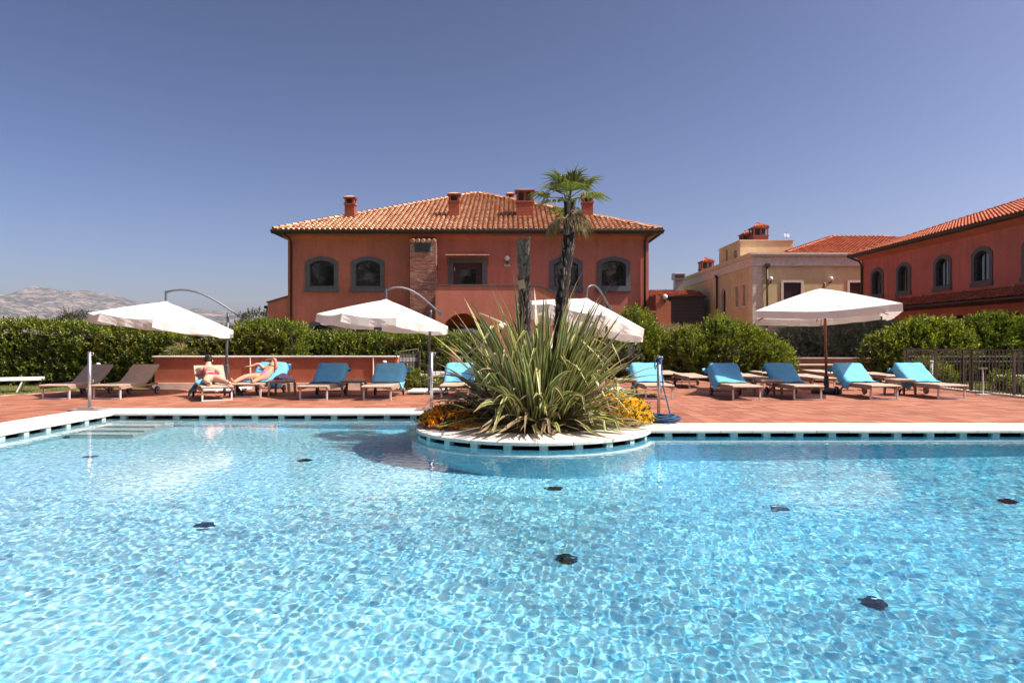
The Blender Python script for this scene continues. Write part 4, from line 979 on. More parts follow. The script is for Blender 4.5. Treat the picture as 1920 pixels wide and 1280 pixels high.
# the planter: soil, flax, two palms, lantana
tag(MB().lathe([(.99, -.02), (.97, .03), (.7, .07), (.3, .10), (.01, .11)], (CX, CY, 0), 40).build('planting_bed', M['soil'], None, True), kind='structure')
FX, FY = .42, 10.82
flax = thing('variegated_flax', 'huge spiky clump of cream striped green flax filling the round planter', 'plant', (FX, FY, .05)); flax.scale = (.88, .95, 1.07)
def blade(p, az, lean, L, w, curl, fold=None, twist=0, nseg=9, flop=0):
    """strap leaf: rises at lean from vertical and bends over by curl; returns verts, faces, uv"""
    V, UV = [], []; ang = lean; pos = Vector(p); h = Vector((math.cos(az), math.sin(az), 0)); sd0 = Vector((-math.sin(az), math.cos(az), 0)); st = L/nseg
    for i in range(nseg+1):
        t = i/nseg
        ww = w*min(1, .55+1.8*t)*(1-max(0, (t-.45)/.55)**1.6)+.0015
        dr = h*math.sin(ang)+Vector((0, 0, math.cos(ang))); tw = twist*t; nn = h*math.cos(ang)-Vector((0, 0, math.sin(ang)))
        sd = sd0*math.cos(tw)+nn*math.sin(tw); nn2 = nn*math.cos(tw)-sd0*math.sin(tw)
        V += [pos-sd*ww*.5-nn2*ww*.18, pos, pos+sd*ww*.5-nn2*ww*.18]; UV += [(0, t), (.5, t), (1, t)]
        if i < nseg:
            ang += curl/nseg*(.3+1.4*t)
            if fold is not None and i == fold: ang += flop
            ang = min(ang, R(178)); pos = pos+dr*st
            if pos.z < .06: pos.z = .06
    F = []
    for i in range(nseg):
        b = i*3; F += [(b, b+1, b+4, b+3), (b+1, b+2, b+5, b+4)]
    return V, F, UV
fg = random.Random(4)
made = []
for i in range(660):
    az = fg.uniform(0, 2*math.pi); rr_ = .62*math.sqrt(fg.random()); q = fg.random()
    p = (rr_*math.cos(az)*1.1, rr_*math.sin(az)*.8, fg.uniform(.0, .06))
    if i < 300:
        lean = abs(fg.gauss(0, R(19)))*(1 if i > 60 else .6)+rr_*R(24); L = fg.uniform(1.35, 2.2)*(1-.16*rr_)*(1 if i > 60 else 1.14); w = fg.uniform(.055, .105)
        curl = fg.uniform(.05, .6)+lean*.5; fold, flop = (None, 0) if q > .26 else (fg.randint(4, 6), R(fg.uniform(50, 115)))
    else:
        lean = R(fg.uniform(34, 92)); L = fg.uniform(.8, 1.5); w = fg.uniform(.045, .085); curl = fg.uniform(.5, 1.6); fold, flop = (None, 0) if q > .3 else (fg.randint(3, 6), R(fg.uniform(30, 80)))
        p = (p[0]*1.25, p[1]*1.1-.05, .02)
    daz = az+fg.gauss(0, .35)
    if i >= 300 and math.sin(daz) < -.2: L *= 1.22
    V, F, UV = blade(p, daz, lean, L, w, curl, fold, fg.uniform(-.9, .9), 9, flop)
    dead = (i >= 300 and fg.random() < .42) or (i < 300 and fg.random() < .04)
    made.append((V, F, UV, dead))
for i, (V, F, UV, dead) in enumerate(made[:300]):
    me = bpy.data.meshes.new('leaf'); me.from_pydata([tuple(v) for v in V], [], F); u = me.uv_layers.new(name='UVMap')
    for l in me.loops: u.data[l.index].uv = UV[l.vertex_index]
    me.polygons.foreach_set('use_smooth', [True]*len(me.polygons)); me.materials.append(M['flax_dead'] if dead else M['flax']); link(bpy.data.objects.new('leaf', me), flax)
for nm, want in (('outer_leaves', False), ('withered_leaves', True)):
    V, F, UV = [], [], []
    for v, f, uv, dead in made[300:]:
        if dead != want: continue
        b = len(V); V += [tuple(x) for x in v]; F += [tuple(k+b for k in q) for q in f]; UV += uv
    tag(np_mesh(nm, np.array(V), np.array(F), M['flax_dead'] if want else M['flax'], flax, True, np.array(UV)), kind='stuff')

def palm_trunk(root, pts, rad, nstub, zmin, seed, white=False):
    g = random.Random(seed); pts = [Vector(p) for p in pts]; P = []; Rr = []
    n = 26
    def posat(t):
        f = t*(len(pts)-1); i = min(int(f), len(pts)-2); return pts[i].lerp(pts[i+1], f-i)
    for i in range(n+1):
        t = i/n; P.append(posat(t)); Rr.append(rad*(1.12-.12*t)*(1+.09*math.sin(i*2.3)+g.uniform(-.06, .06)))
    tr = MB().tube(P, Rr, 12).build('trunk', M['bark'], root)
    mb = MB()
    for k in range(nstub):
        t = g.uniform(zmin, 1); p = posat(t); a = g.uniform(0, 6.28); o = Vector((math.cos(a), math.sin(a), 0)); L = g.uniform(.06, .15)
        p0 = p+o*rad*.75; p1 = p0+o*L*.45+Vector((0, 0, L*1.0)); s = Vector((-o.y, o.x, 0))*.02
        mb.add([p0-s*1.4, p0+s*1.4, p0+o*.02-Vector((0, 0, .02)), p1-s*.5, p1+s*.5], [(0, 1, 4, 3), (2, 0, 3), (1, 2, 4), (2, 3, 4)])
    tag(mb.build('leaf_stubs', M['stub'], root), kind='stuff'); return tr
pb = at(1046, 700, 11.25); pt = at(1068, 378, 11.35)
palm = thing('fan_palm', 'tall slim fan palm with a small green crown above the flax', 'palm', (pb.x, 11.3, .05))
top = Vector((pt.x-pb.x, .02, pt.z-.05))
palm_trunk(palm, [(0, 0, 0), (.01, 0, 1.2), (.09, .0, 2.2), (top.x-.01, .01, 3.0), top], .092, 260, .15, 3)
pg = np.random.default_rng(9)
for i in range(13):
    a = i*2.4+.4; e = R(80)-R(95)*(i/13)**.75+pg.normal(0, .08)
    fan(palm, top+Vector((0, 0, .02+.05*math.sin(e))), (math.cos(a)*math.cos(e), math.sin(a)*math.cos(e), math.sin(e)), (0, 0, 1) if e < 1.2 else (0, 1, 0), .15+.20*math.cos(e), .36+.10*math.cos(e), 22, M['frond'], 'frond', R(165), .22, .028, pg)
for i in range(8):
    a = i*2.4+1; e = R(-10)-R(55)*pg.random()
    fan(palm, top-Vector((0, 0, .08+.10*pg.random())), (math.cos(a)*math.cos(e), math.sin(a)*math.cos(e), math.sin(e)), (0, 0, 1), .12+.12*pg.random(), .30, 13, M['frond_dead'] if i % 3 else M['frond'], 'dead_frond', R(90), .55, .024, pg)
fan(palm, top-Vector((.05, 0, .05)), (-.55, -.2, -.72), (0, 0, 1), .22, .40, 14, M['frond_dead'], 'dead_frond', R(45), .4, .03, pg)
sb = at(986, 700, 11.2); st_ = at(981, 458, 11.2)
stump = thing('palm_stump', 'headless dead palm trunk standing left of the tall palm', 'palm trunk', (sb.x, 11.2, .05))
palm_trunk(stump, [(0, 0, 0), (0, 0, 1.4), (-.03, 0, 2.4), (st_.x-sb.x, 0, st_.z-.05)], .082, 420, .25, 8)
mb = MB()
for k in range(40):
    a = k*2.4; r_ = .09*math.sqrt(k/40); p = Vector((st_.x-sb.x+r_*math.cos(a), r_*math.sin(a), st_.z-.08)); q = p+Vector((math.cos(a)*.025, math.sin(a)*.025, random.uniform(.05, .11)))
    mb.tube([p, q], [.012, .005], 4)
tag(mb.build('cut_tips', M['stub'], stump), kind='stuff')
tg = at(978, 533, 11.07)
MB().cbox((tg.x-sb.x, -.13, tg.z-.05), (.055, .006, .07), Matrix.Rotation(R(-14), 3, 'Y')).build('tag', M['tag'], stump)
def lantana(name, label, c, ell, nl, nf, fm, seed):
    g = np.random.default_rng(seed); root = thing(name, label, 'flowers', (c[0], c[1], .03))
    k = nl//7; v = unit(g.normal(0, 1, (k, 3))); v[:, 2] = np.abs(v[:, 2]); r = g.uniform(.35, 1, k)**.5; P = v*r[:, None]*np.array(ell)
    P[:, 2] *= (.7+.5*fbm(P[:, 0]*4+9, P[:, 1]*4+9, seed, 3))
    b, d, u = twigs(P, v, .10, 7, .5, .5, g); leaves('foliage', b, d, u, g.uniform(.03, .06, len(b)), .024, M['lantana'], root)
    v = unit(g.normal(0, 1, (nf, 3))); v[:, 2] = np.abs(v[:, 2])+.05; P = unit(v)*np.array(ell)*g.uniform(.85, 1.08, nf)[:, None]
    P[:, 2] = P[:, 2]*(.7+.5*fbm(P[:, 0]*4+9, P[:, 1]*4+9, seed, 3))+.03
    # each flower head: a small dome of petals
    pr_ = 11; dd = unit(g.normal(0, 1, (nf, pr_, 3))+v[:, None]*.9); bb = P[:, None]+dd*.006
    leaves('flower_heads', bb.reshape(-1, 3), dd.reshape(-1, 3), unit(g.normal(0, 1, (nf*pr_, 3))), .030, .026, M[fm], root, .1, .1)
    return root
lantana('lantana', 'orange flowering lantana at the left of the round planter', (ax(858, 10.9), 10.85), (.58, .60, .30), 3800, 800, 'orange', 3)
lantana('lantana', 'yellow flowering lantana at the right of the round planter', (ax(1163, 11.0), 11.15), (.52, .55, .42), 3400, 900, 'yellowf', 4)

# ---- far trees
def tree(name, label, X, Y, D, blobs, seed, mat='pine', ll=.28, dens=9):
    h = at(X, Y, D); root = bush(name, label, 'tree', (h.x, D), blobs, dens, ll, seed, mat, None, 9, 0, .6)
    root.children[0].name = 'trunk_and_branches'
    MB().tube([(0, 0, 0), (.1, 0, 1.6), (0, 0, 3)], [.25, .2, .1], 8).build('trunk', M['deadwood'], root); return root
tree('far_tree', 'low dark round tree on the skyline left of the first parasol', 172, 600, 62, [(0, 0, 2.0, 2.3, 1.6, 1.5), (-1.8, 0, 1.6, 1.6, 1.2, 1.2), (1.9, 0, 1.5, 1.8, 1.2, 1.1)], 41)
tree('far_tree', 'dark broad tree in the distance between hedge and villa', 484, 590, 70, [(0, 0, 2.4, 2.0, 1.5, 1.8), (1.6, 0, 1.8, 1.5, 1.2, 1.4), (-1.7, 0, 1.6, 1.3, 1.2, 1.0)], 42)
tree('far_tree', 'small dark conifer thicket under the bare trees on the left', 128, 606, 60, [(0, 0, 1.8, 1.1, 1, 1.5), (.9, 0, 1.4, 1.0, 1, 1.2), (-.8, 0, 1.2, .9, 1, 1.1)], 43)
tree('far_tree', 'low scrubby tree behind the hedge below the first parasol', 262, 606, 66, [(0, 0, 1.3, 2.6, 1.5, 1.3), (2.4, 0, 1.2, 1.6, 1.3, 1.2)], 44)
def bare_tree(label, X, Y, D, h, seed):
    g = random.Random(seed); p0 = at(X, Y, D); root = thing('bare_tree', label, 'tree', (p0.x, D, GZ), 0, 'leafless trees behind the left hedge'); tr = MB(); br = MB()
    tr.tube([(0, 0, 0), (g.uniform(-.1, .1), 0, h*.5), (g.uniform(-.3, .3), 0, h)], [.14, .10, .02], 6)
    for k in range(46):
        z = h*g.uniform(.3, .98); a = g.uniform(0, 6.28); L = (h-z)*.45+g.uniform(.3, .7); d = Vector((math.cos(a), math.sin(a)*.6, g.uniform(.1, .6)))
        q = Vector((0, 0, z))+d*L; br.tube([(0, 0, z), Vector((0, 0, z))+d*L*.55+Vector((0, 0, -.05)), q], [.045, .03, .008], 4)
        for j in range(3):
            e = d+Vector((g.uniform(-.6, .6), g.uniform(-.5, .5), g.uniform(-.5, .5))); s_ = Vector((0, 0, z))+d*L*g.uniform(.4, .9); br.tube([s_, s_+e*L*.35], [.022, .006], 3)
    tr.build('trunk', M['deadwood'], root); br.build('branches', M['deadwood'], root)
bare_tree('leaning leafless tree on the skyline at the far left', 94, 610, 58, 3.3, 1)
bare_tree('tall leafless tree, left of the twin pair on the skyline', 123, 610, 60, 4.4, 2)
bare_tree('tall leafless tree, right of the twin pair on the skyline', 136, 610, 60.5, 4.5, 3)

# ---------------------------------------------------------------- garden walls, fences, posts
gw = thing('garden_wall', 'low red stucco garden wall with pale coping behind the loungers on the left', 'wall', (0, 0, 0))
gx0, gx1, gy = ax(290, 19.6), ax(742, 19.6), 19.6
MB().box(gx0, gx1, gy, gy+1.2, .17, .90).build('wall', M['red_wall'], gw)
MB().box(gx0-.02, gx1+.02, gy-.10, gy+1.25, -.012, .17).build('plinth', M['stone'], gw)
k = 9
for i in range(k):
    a = gx0-.06+(gx1-gx0+.12)*i/k; b_ = gx0-.06+(gx1-gx0+.12)*(i+1)/k; MB().box(a+.003, b_-.003, gy-.05, gy+.35, .902, .945).build('coping_slab', M['coping'], gw, bevel=.005)
for X in (470, 700): MB().tube([(ax(X, 19.6), gy-.03, .17), (ax(X, 19.6), gy-.03, .90)], .022, 6).build('drain_pipe', M['stone'], gw)
lw = thing('garden_wall', 'low red stucco wall with pale coping beyond the right hand loungers', 'wall', (0, 0, 0))
x0, x1 = ax(1478, 26.6), ax(1705, 26.6)
MB().box(x0, x1, 26.6, 27.4, GZ, .42).build('wall', M['red_wall'], lw)
for i in range(8): a = x0-.05+(x1-x0+.1)*i/8; MB().box(a+.003, a+(x1-x0+.1)/8-.003, 26.55, 27.0, .422, .47).build('coping_slab', M['coping'], lw)
lw2 = thing('garden_wall', 'farther red step wall below the grey-green shrubs', 'wall', (0, 0, 0))
x0, x1 = ax(1470, 28.6), ax(1640, 28.6)
MB().box(x0, x1, 28.4, 28.7, GZ, .64).build('wall', M['red_dark'], lw2); MB().box(x0-.03, x1+.03, 28.36, 28.74, .642, .69).build('coping_slab', M['stone'], lw2)
kw = thing('garden_wall', 'low dark brick kerb wall behind the gate fence lawn', 'wall', (0, 0, 0))
MB().box(ax(790, 20.6), ax(880, 20.6), 20.6, 20.9, GZ, .30).build('wall', M['basalt'], kw); MB().box(ax(786, 20.6), ax(884, 20.6), 20.56, 20.94, .302, .36).build('coping_slab', M['stone'], kw)
gp = thing('gate_pillar', 'slanting terracotta pillar behind the gate fence beside the flax', 'pillar', (ax(846, 21.2), 21.2, GZ))
MB().add([(-.14, -.12, 0), (.12, -.12, 0), (.12, .12, 0), (-.14, .12, 0), (.0, -.10, 1.2), (.12, -.10, 1.2), (.12, .1, 1.2), (.0, .1, 1.2)], [(0, 1, 5, 4), (1, 2, 6, 5), (2, 3, 7, 6), (3, 0, 4, 7), (4, 5, 6, 7)]).build('shaft', M['red_wall'], gp)
MB().box(.12, .34, -.1, .1, 0, .95).build('buttress', M['greystone'], gp)
# fences of wrought iron
def fence(label, A, B, h, sp, rings, z0=0.0, posts=6, group=None):
    A, B = Vector(A), Vector(B); L = (B-A).length; d = (B-A)/L; root = thing('iron_fence', label, 'fence', (A.x, A.y, z0), math.atan2(d.y, d.x), group)
    for z in ([.10, h] if not rings else [.10, h*.66, h*.84, h]): MB().box(0, L, -.008, .008, z-.012, z+.012).build('rail', M['iron'], root)
    n = int(L/sp); b0 = MB().box(-.0075, .0075, -.0075, .0075, .0, h-.01).build('bar', M['iron']); me = b0.data; bpy.data.objects.remove(b0)
    for i in range(n+1):
        o = bpy.data.objects.new('bar', me); col.objects.link(o); o.parent = root; o.location = (L*i/n, .0165, .03)
    for i in range(posts):
        x = L*i/(posts-1); MB().box(x-.02, x+.02, -.03, .03, 0, h+.03).build('post', M['iron'], root); MB().box(x-.035, x+.035, -.045, .045, 0, .05).build('post_foot', M['iron'], root)
    if rings:
        mb = MB(); r_ = h*.075; mb.tube([(r_*math.cos(2*math.pi*k/10), 0, r_*math.sin(2*math.pi*k/10)) for k in range(11)], .007, 4, False); rr0 = mb.build('ring', M['iron']); rme = rr0.data; bpy.data.objects.remove(rr0)
        for i in range(n):
            o = bpy.data.objects.new('ring', rme); col.objects.link(o); o.parent = root; o.location = (L*(i+.5)/n, -.016, h*.75)
    return root
fence('brown wrought iron fence along the right edge of the deck', (12.30, 21.4, 0), (12.30, 13.6, 0), 1.14, .125, False, 0.0, 6)
MB().box(12.22, 12.42, 13.5, 24.3, -.012, .05).build('fence_kerb', M['stone']); tag(bpy.data.objects['fence_kerb'], kind='structure')
fence('brown wrought iron fence with a band of rings behind the right lawn', (12.45, 21.5, 0), (19.5, 21.5, 0), 1.08, .13, True, 0.0, 5)
fence('thin dark iron fence beside the open gate in the middle', (ax(787, 19.7), 19.72, 0), (ax(905, 19.7), 19.72, 0), 1.06, .14, False, 0.0, 3)
gt = thing('garden_gate', 'open grey metal gate with wire mesh beside the red wall', 'gate', (ax(744, 19.5), 19.45, .0), R(28))
MB().tube([(0, 0, .06), (0, 0, 1.06), (.62, 0, 1.14), (.66, 0, 1.10), (.66, 0, .06), (0, 0, .06)], .014, 6).build('frame', M['iron'], gt)
for i in range(6): MB().box(.09+i*.1-.004, .09+i*.1+.004, -.004, .004, .07, 1.08).build('bar', M['iron'], gt)
MB().box(.10, .645, .012, .016, .30, 1.0).build('infill_panel', M['slate_wall'], gt)
MB().box(.10, .645, .006, .011, .78, .90).build('pale_strip', M['galv'], gt)
# steel posts at the pool edge
def pool_post(label, X, D, h, plate=True):
    root = thing('safety_post', label, 'post', (ax(X, D), D, .014), 0, 'steel posts on the pool edge')
    MB().tube([(0, 0, .03), (0, 0, h)], .032, 14).build('tube', M['metal'], root, True)
    if plate:
        MB().box(-.30, .30, -.22, .22, .001, .028).build('base_plate', M['greystone'], root, bevel=.004); MB().box(-.16, .16, -.13, .13, .029, .055).build('base_block', M['greystone'], root, bevel=.004)
    for z in (.50*h, h-.03):
        MB().tube([(.05+.028*math.cos(2*math.pi*k/10), 0, z+.028*math.sin(2*math.pi*k/10)) for k in range(11)], .006, 5, False).build('eye', M['metal'], root, True)
    MB().lathe([(.034, 0), (.034, .012), (.02, .02)], (0, 0, h-.004), 14).build('cap', M['metal'], root)
    return root
pool_post('steel post with a square base at the left corner of the pool', 168, 13.45, 1.13)
pool_post('steel post with a square base left of the flax', 809, 13.45, 1.13)
pool_post('steel post hung with blue rope right of the flax', 1235, 12.15, 1.08, False)
# blue rope: knot, line, coil on the coping
rp = thing('rope', 'dark blue rope knotted to the steel post and coiled on the coping', 'rope', (ax(1245, 11.35), 11.35, .014))
tp = Vector((ax(1235, 12.15)-ax(1245, 11.35), .8, 1.05))
g_ = random.Random(3)
mb = MB()
for j in range(3): mb.tube([tp+Vector((.05*math.cos(k*.7+j), .05*math.sin(k*.7+j), -.03*j+.012*math.sin(k*1.9+j))) for k in range(10)], .014, 6)
mb.tube([tp+Vector((-.06, -.03, .0)), tp+Vector((-.08, -.04, -.14)), tp+Vector((-.07, -.03, -.2)), tp+Vector((-.04, -.04, -.12))], .012, 6)
mb.build('knot', M['rope'], rp, True)
MB().tube([tp+Vector((.03, -.02, 0)), tp.lerp(Vector((.13, .1, .08)), .5)+Vector((-.02, 0, 0)), Vector((.14, .12, .10)), Vector((.10, .02, .04))], .013, 6).build('line', M['rope'], rp, True)
mb = MB()
for j in range(9):
    a, b_, ph, z = g_.uniform(.16, .30), g_.uniform(.12, .22), g_.uniform(0, 6), .012+j*.012
    mb.tube([(a*math.cos(t*.42+ph)-.03+.02*g_.random(), b_*math.sin(t*.42+ph), z+.02*abs(math.sin(t*.8+ph))) for t in range(16)], .013, 6)
mb.tube([(-.22, -.12, .013), (-.1, -.2, .013), (.05, -.22, .013)], .013, 6)
mb.build('coil', M['rope'], rp, True)
for lab, X, D, zt in (('short white garden bollard behind the empty taupe loungers', 184, 20.2, .72), ('short white garden bollard against the red wall', 721, 19.35, .76), ('short white garden bollard by the right hand fence', 1746, 20.6, .78)):
    bo = thing('bollard', lab, 'bollard', (ax(X, D), D, GZ if D > 20 else 0)); MB().lathe([(.045, 0), (.045, zt)], (0, 0, 0), 14).build('tube', M['white_plastic'], bo, True); MB().lathe([(.06, 0), (.07, .02), (.03, .06)], (0, 0, zt), 14).build('cap', M['white_plastic'], bo, True)
sp_ = thing('small_post', 'thin pale post with square foot and small top plate by the fence', 'post', (ax(1843, 17.3), 17.3, 0))
MB().tube([(0, 0, .02), (0, 0, .66)], .018, 8).build('tube', M['white_metal'], sp_); MB().box(-.13, .13, -.1, .1, .001, .03).build('foot', M['coping'], sp_); MB().box(-.08, .08, -.06, .06, .66, .70).build('top_plate', M['tan_frame'], sp_)

# ---------------------------------------------------------------- loungers, tables, towels
def make_lounger(flat=False):
    root = thing('sun_lounger', '', 'sun lounger')
    W, zs = .34, .34
    hinge, back, zt = 1.16, (1.80 if not flat else 1.93), (.76 if not flat else .36)
    # seat: gently curved woven slab with rounded foot edge
    prof = [(-.02, zs-.045), (-.03, zs-.02), (-.015, zs), (.35, zs+.005), (.8, zs-.004), (hinge, zs+.004)]
    mb = MB(); V = [(sx*W, y, z) for y, z in prof for sx in (-1, 1)]; n = len(prof); mb.add(V, [(2*i, 2*i+1, 2*i+3, 2*i+2) for i in range(n-1)])
    V2 = [(sx*W, y, z-.05) for y, z in prof[2:] for sx in (-1, 1)]; mb.add(V2, [(2*i+2, 2*i+3, 2*i+1, 2*i) for i in range(n-3)])
    for sx in (-1, 1): mb.add([(sx*W, y, z) for y, z in prof[2:]]+[(sx*W, y, z-.05) for y, z in prof[2:]], [(i, i+1, n-2+i+1, n-2+i) for i in range(n-3)])
    mb.build('seat', M['weave'], root)
    k = 5; pb_ = []
    for i in range(k+1):
        t = i/k; pb_.append((hinge+.004+(back-hinge)*t, zs+.004+(zt-zs)*(t**1.15 if not flat else math.sin(t*math.pi)*.8 if zt > .5 else t)))
    mb = MB(); V = [(sx*W, y, z) for y, z in pb_ for sx in (-1, 1)]+[(sx*W, y+.03, z-.04) for y, z in pb_ for sx in (-1, 1)]; q = 2*(k+1)
    F = [(2*i, 2*i+1, 2*i+3, 2*i+2) for i in range(k)]+[(q+2*i+2, q+2*i+3, q+2*i+1, q+2*i) for i in range(k)]+[(2*i, 2*i+2, q+2*i+2, q+2*i) for i in range(k)]+[(2*i+1, q+2*i+1, q+2*i+3, 2*i+3) for i in range(k)]+[(2*k, 2*k+1, q+2*k+1, q+2*k)]
    mb.add(V, F).build('backrest', M['weave'], root)
    for sx in (-1, 1): MB().box(sx*W-.018, sx*W+.018, .03, 1.72, zs-.10, zs-.052).build('side_rail', M['tan_frame'], root)
    lf = MB()
    for sx in (-1, 1): lf.box(sx*(W-.03)-.018, sx*(W-.03)+.018, .06, .095, .0, zs-.052)
    lf.box(-W+.048, W-.048, .062, .093, .002, .03); lf.build('foot_frame', M['white_metal'], root)
    for sx in (-1, 1):
        MB().tube([(sx*(W-.02), 1.28, zs-.08), (sx*(W-.02), 1.62, .10)], .022, 6).build('leg', M['tan_frame'], root)
        w = MB().lathe([(.055, -.022), (.10, -.022), (.105, 0), (.10, .022), (.055, .022)], (0, 0, 0), 20).build('wheel', M['rubber'], root); w.location = (sx*(W+.02), 1.66, .106); w.rotation_euler = (0, R(90), 0)
        MB().lathe([(.001, -.018), (.078, -.024), (.078, .024), (.001, .018)], (0, 0, 0), 16).build('wheel_disc', M['wheel_hub'], w)
    MB().tube([(-W-.01, 1.66, .106), (W+.01, 1.66, .106)], .014, 6).build('axle', M['tan_frame'], root)
    if not flat: MB().tube([(.22, 1.62, zs-.06), (.22, 1.66, .60)], .012, 6).build('prop', M['tan_frame'], root); MB().tube([(-.22, 1.62, zs-.06), (-.22, 1.66, .60)], .012, 6).build('prop', M['tan_frame'], root)
    MB().box(-W+.02, W-.02, 1.0, 1.04, zs-.098, zs-.06).build('cross_rail', M['tan_frame'], root)
    return root
proto, proto_f = make_lounger(), make_lounger(True)
used = set()
def lounger(label, X, D, flat=False, rz=0, x=None):
    p = proto_f if flat else proto
    if flat in used: o = copy_tree(p)
    else: o = p; used.add(flat)
    o.location = (ax(X, D) if x is None else x, D, .001); o.rotation_euler = (0, 0, rz)
    tag(o, label, 'sun lounger', 'flat taupe loungers in the second row' if flat else 'taupe loungers beside the pool'); return o
tw_cols = {}
def towel(label, lo, seed, drop=.22, over=.0, start=.95, mat='towel', left=.05, right=.05):
    g = np.random.default_rng(seed); W = .36+over
    root = bpy.data.objects.new('towel', None)
    # path along the lounger: on the seat, up the backrest, over the top and down behind
    path = [(start, .352), (1.16, .360), (1.30, .435), (1.48, .545), (1.66, .665), (1.80, .775), (1.845, .785), (1.875, .75), (1.885, .785-drop)]
    S = np.array(path); nseg = 34; tt = np.linspace(0, len(S)-1, nseg); ys = np.interp(tt, range(len(S)), S[:, 0]); zs = np.interp(tt, range(len(S)), S[:, 1])
    nx = 17; V = []
    xs = np.linspace(-W-left, W+right, nx)
    for j in range(nseg):
        sk = g.normal(0, .006)
        for i in range(nx):
            xx = xs[i]; z = zs[j]; y = ys[j]
            ov = abs(xx)-.345
            if ov > 0 and j < nseg-3: z -= ov*1.15+.01; xx = math.copysign(.345+ov*.45, xx)
            wr_ = .010*math.sin(xx*17+j*.55+seed)+.008*math.sin(j*1.1+xx*6+seed*2)+g.normal(0, .002)
            V.append((xx+sk, y-abs(wr_)*.35, z+.010+wr_*.55+.004))
    i = np.arange(nseg*nx).reshape(nseg, nx); F = np.stack([i[:-1, :-1], i[:-1, 1:], i[1:, 1:], i[1:, :-1]], -1).reshape(-1, 4)
    bpy.data.objects.remove(root)
    o = np_mesh('towel', np.array(V), F, M[mat], None, True)
    md = o.modifiers.new('thick', 'SOLIDIFY'); md.thickness = .007; md.offset = 1
    o.location = lo.location; o.rotation_euler = lo.rotation_euler
    return tag(o, label, 'towel', 'blue towels spread over the loungers')
lounger('empty taupe lounger at the far left, nearest the lawn', 101, 16.05)
lounger('empty taupe lounger between the far left lounger and the red wall', 197, 16.05)
l3 = lounger('taupe lounger carrying the sunbather in pink', 408, 15.55, rz=R(30))
l4 = lounger('taupe lounger carrying the sunbather in violet shorts', 462, 16.55)
l5 = lounger('taupe lounger with blue towel between the two side tables on the left', 586, 15.75)
l6 = lounger('taupe lounger with blue towel left of the parasol base weights', 706, 15.65)
l7 = lounger('taupe lounger with pale blue towel half hidden by the left of the flax', 852, 15.95)
l8 = lounger('taupe lounger with pale blue towel behind the rope post', 1237, 16.0)
l10 = lounger('taupe lounger with deep blue towel, first to the right of the rope', 1402, 15.65)
l11 = lounger('taupe lounger with deep blue towel beside the wooden parasol', 1517, 15.75)
l12 = lounger('taupe lounger with blue towel just right of the parasol base', 1661, 15.9)
l13 = lounger('taupe lounger with blue towel nearest the right hand fence', 1788, 16.0)
for lo, lab, sd, kw_ in ((l5, 'blue towel over the lounger between the two left side tables', 1, dict(right=.10)), (l6, 'blue towel over the lounger left of the parasol base weights', 2, dict(right=.14, start=1.12)), (l7, 'pale blue towel over the lounger half hidden by the flax', 3, dict(start=1.10)),
        (l8, 'pale blue towel over the lounger behind the rope post', 4, dict(left=.12)), (l10, 'deep blue towel over the first lounger right of the rope', 5, dict(left=.16, start=1.0)), (l11, 'deep blue towel over the lounger beside the wooden parasol', 6, dict(start=1.02)), (l12, 'blue towel over the lounger just right of the parasol base', 7, dict(left=.14)), (l13, 'blue towel over the lounger nearest the right fence', 8, dict(left=.16, start=1.0))):
    towel(lab, lo, sd, **kw_)
for lab, X, D in (('flat lounger behind the rope post lounger, nearer the shrub', 1262, 21.6), ('flat lounger standing clear in the gap right of the rope', 1314, 19.6), ('flat lounger behind the first deep blue towel, back row', 1372, 22.4), ('flat lounger behind the gap between the two deep blue towels', 1425, 19.4), ('flat lounger in the back row behind the deep blue towels', 1448, 22.4), ('flat lounger at the foot of the wooden parasol pole', 1546, 19.2), ('flat lounger in the back row behind the parasol pole', 1568, 22.3), ('flat lounger behind the towelled lounger right of the parasol', 1683, 20.4)):
    lounger(lab, X, D, True)
def table(label, X, D):
    root = thing('side_table', label, 'table', (ax(X, D), D, .001), 0, 'taupe side tables between loungers')
    h = .42; MB().box(-.26, .26, -.26, .26, h-.045, h).build('table_top', M['weave'], root, bevel=.008); MB().box(-.24, .24, -.24, .24, h-.085, h-.046).build('apron', M['tan_frame'], root)
    for sx in (-1, 1):
        for sy in (-1, 1): MB().add([(sx*.235-.03, sy*.235-.03, h-.09), (sx*.235+.03, sy*.235-.03, h-.09), (sx*.235+.03, sy*.235+.03, h-.09), (sx*.235-.03, sy*.235+.03, h-.09), (sx*.25-.02, sy*.25-.02, 0), (sx*.25+.02, sy*.25-.02, 0), (sx*.25+.02, sy*.25+.02, 0), (sx*.25-.02, sy*.25+.02, 0)], [(0, 1, 5, 4), (1, 2, 6, 5), (2, 3, 7, 6), (3, 0, 4, 7), (4, 5, 6, 7), (3, 2, 1, 0)]).build('leg', M['tan_frame'], root)
    return root
t1 = table('side table with a heap of clothes beside the second sunbather', 529, 17.0)
table('side table between the two left blue towelled loungers', 664, 17.0)
table('side table partly hidden by the right of the flax', 1172, 17.2)
table('side table between the two deep blue towelled loungers', 1440, 16.9)
table('side table between the last two loungers on the right', 1687, 17.2)
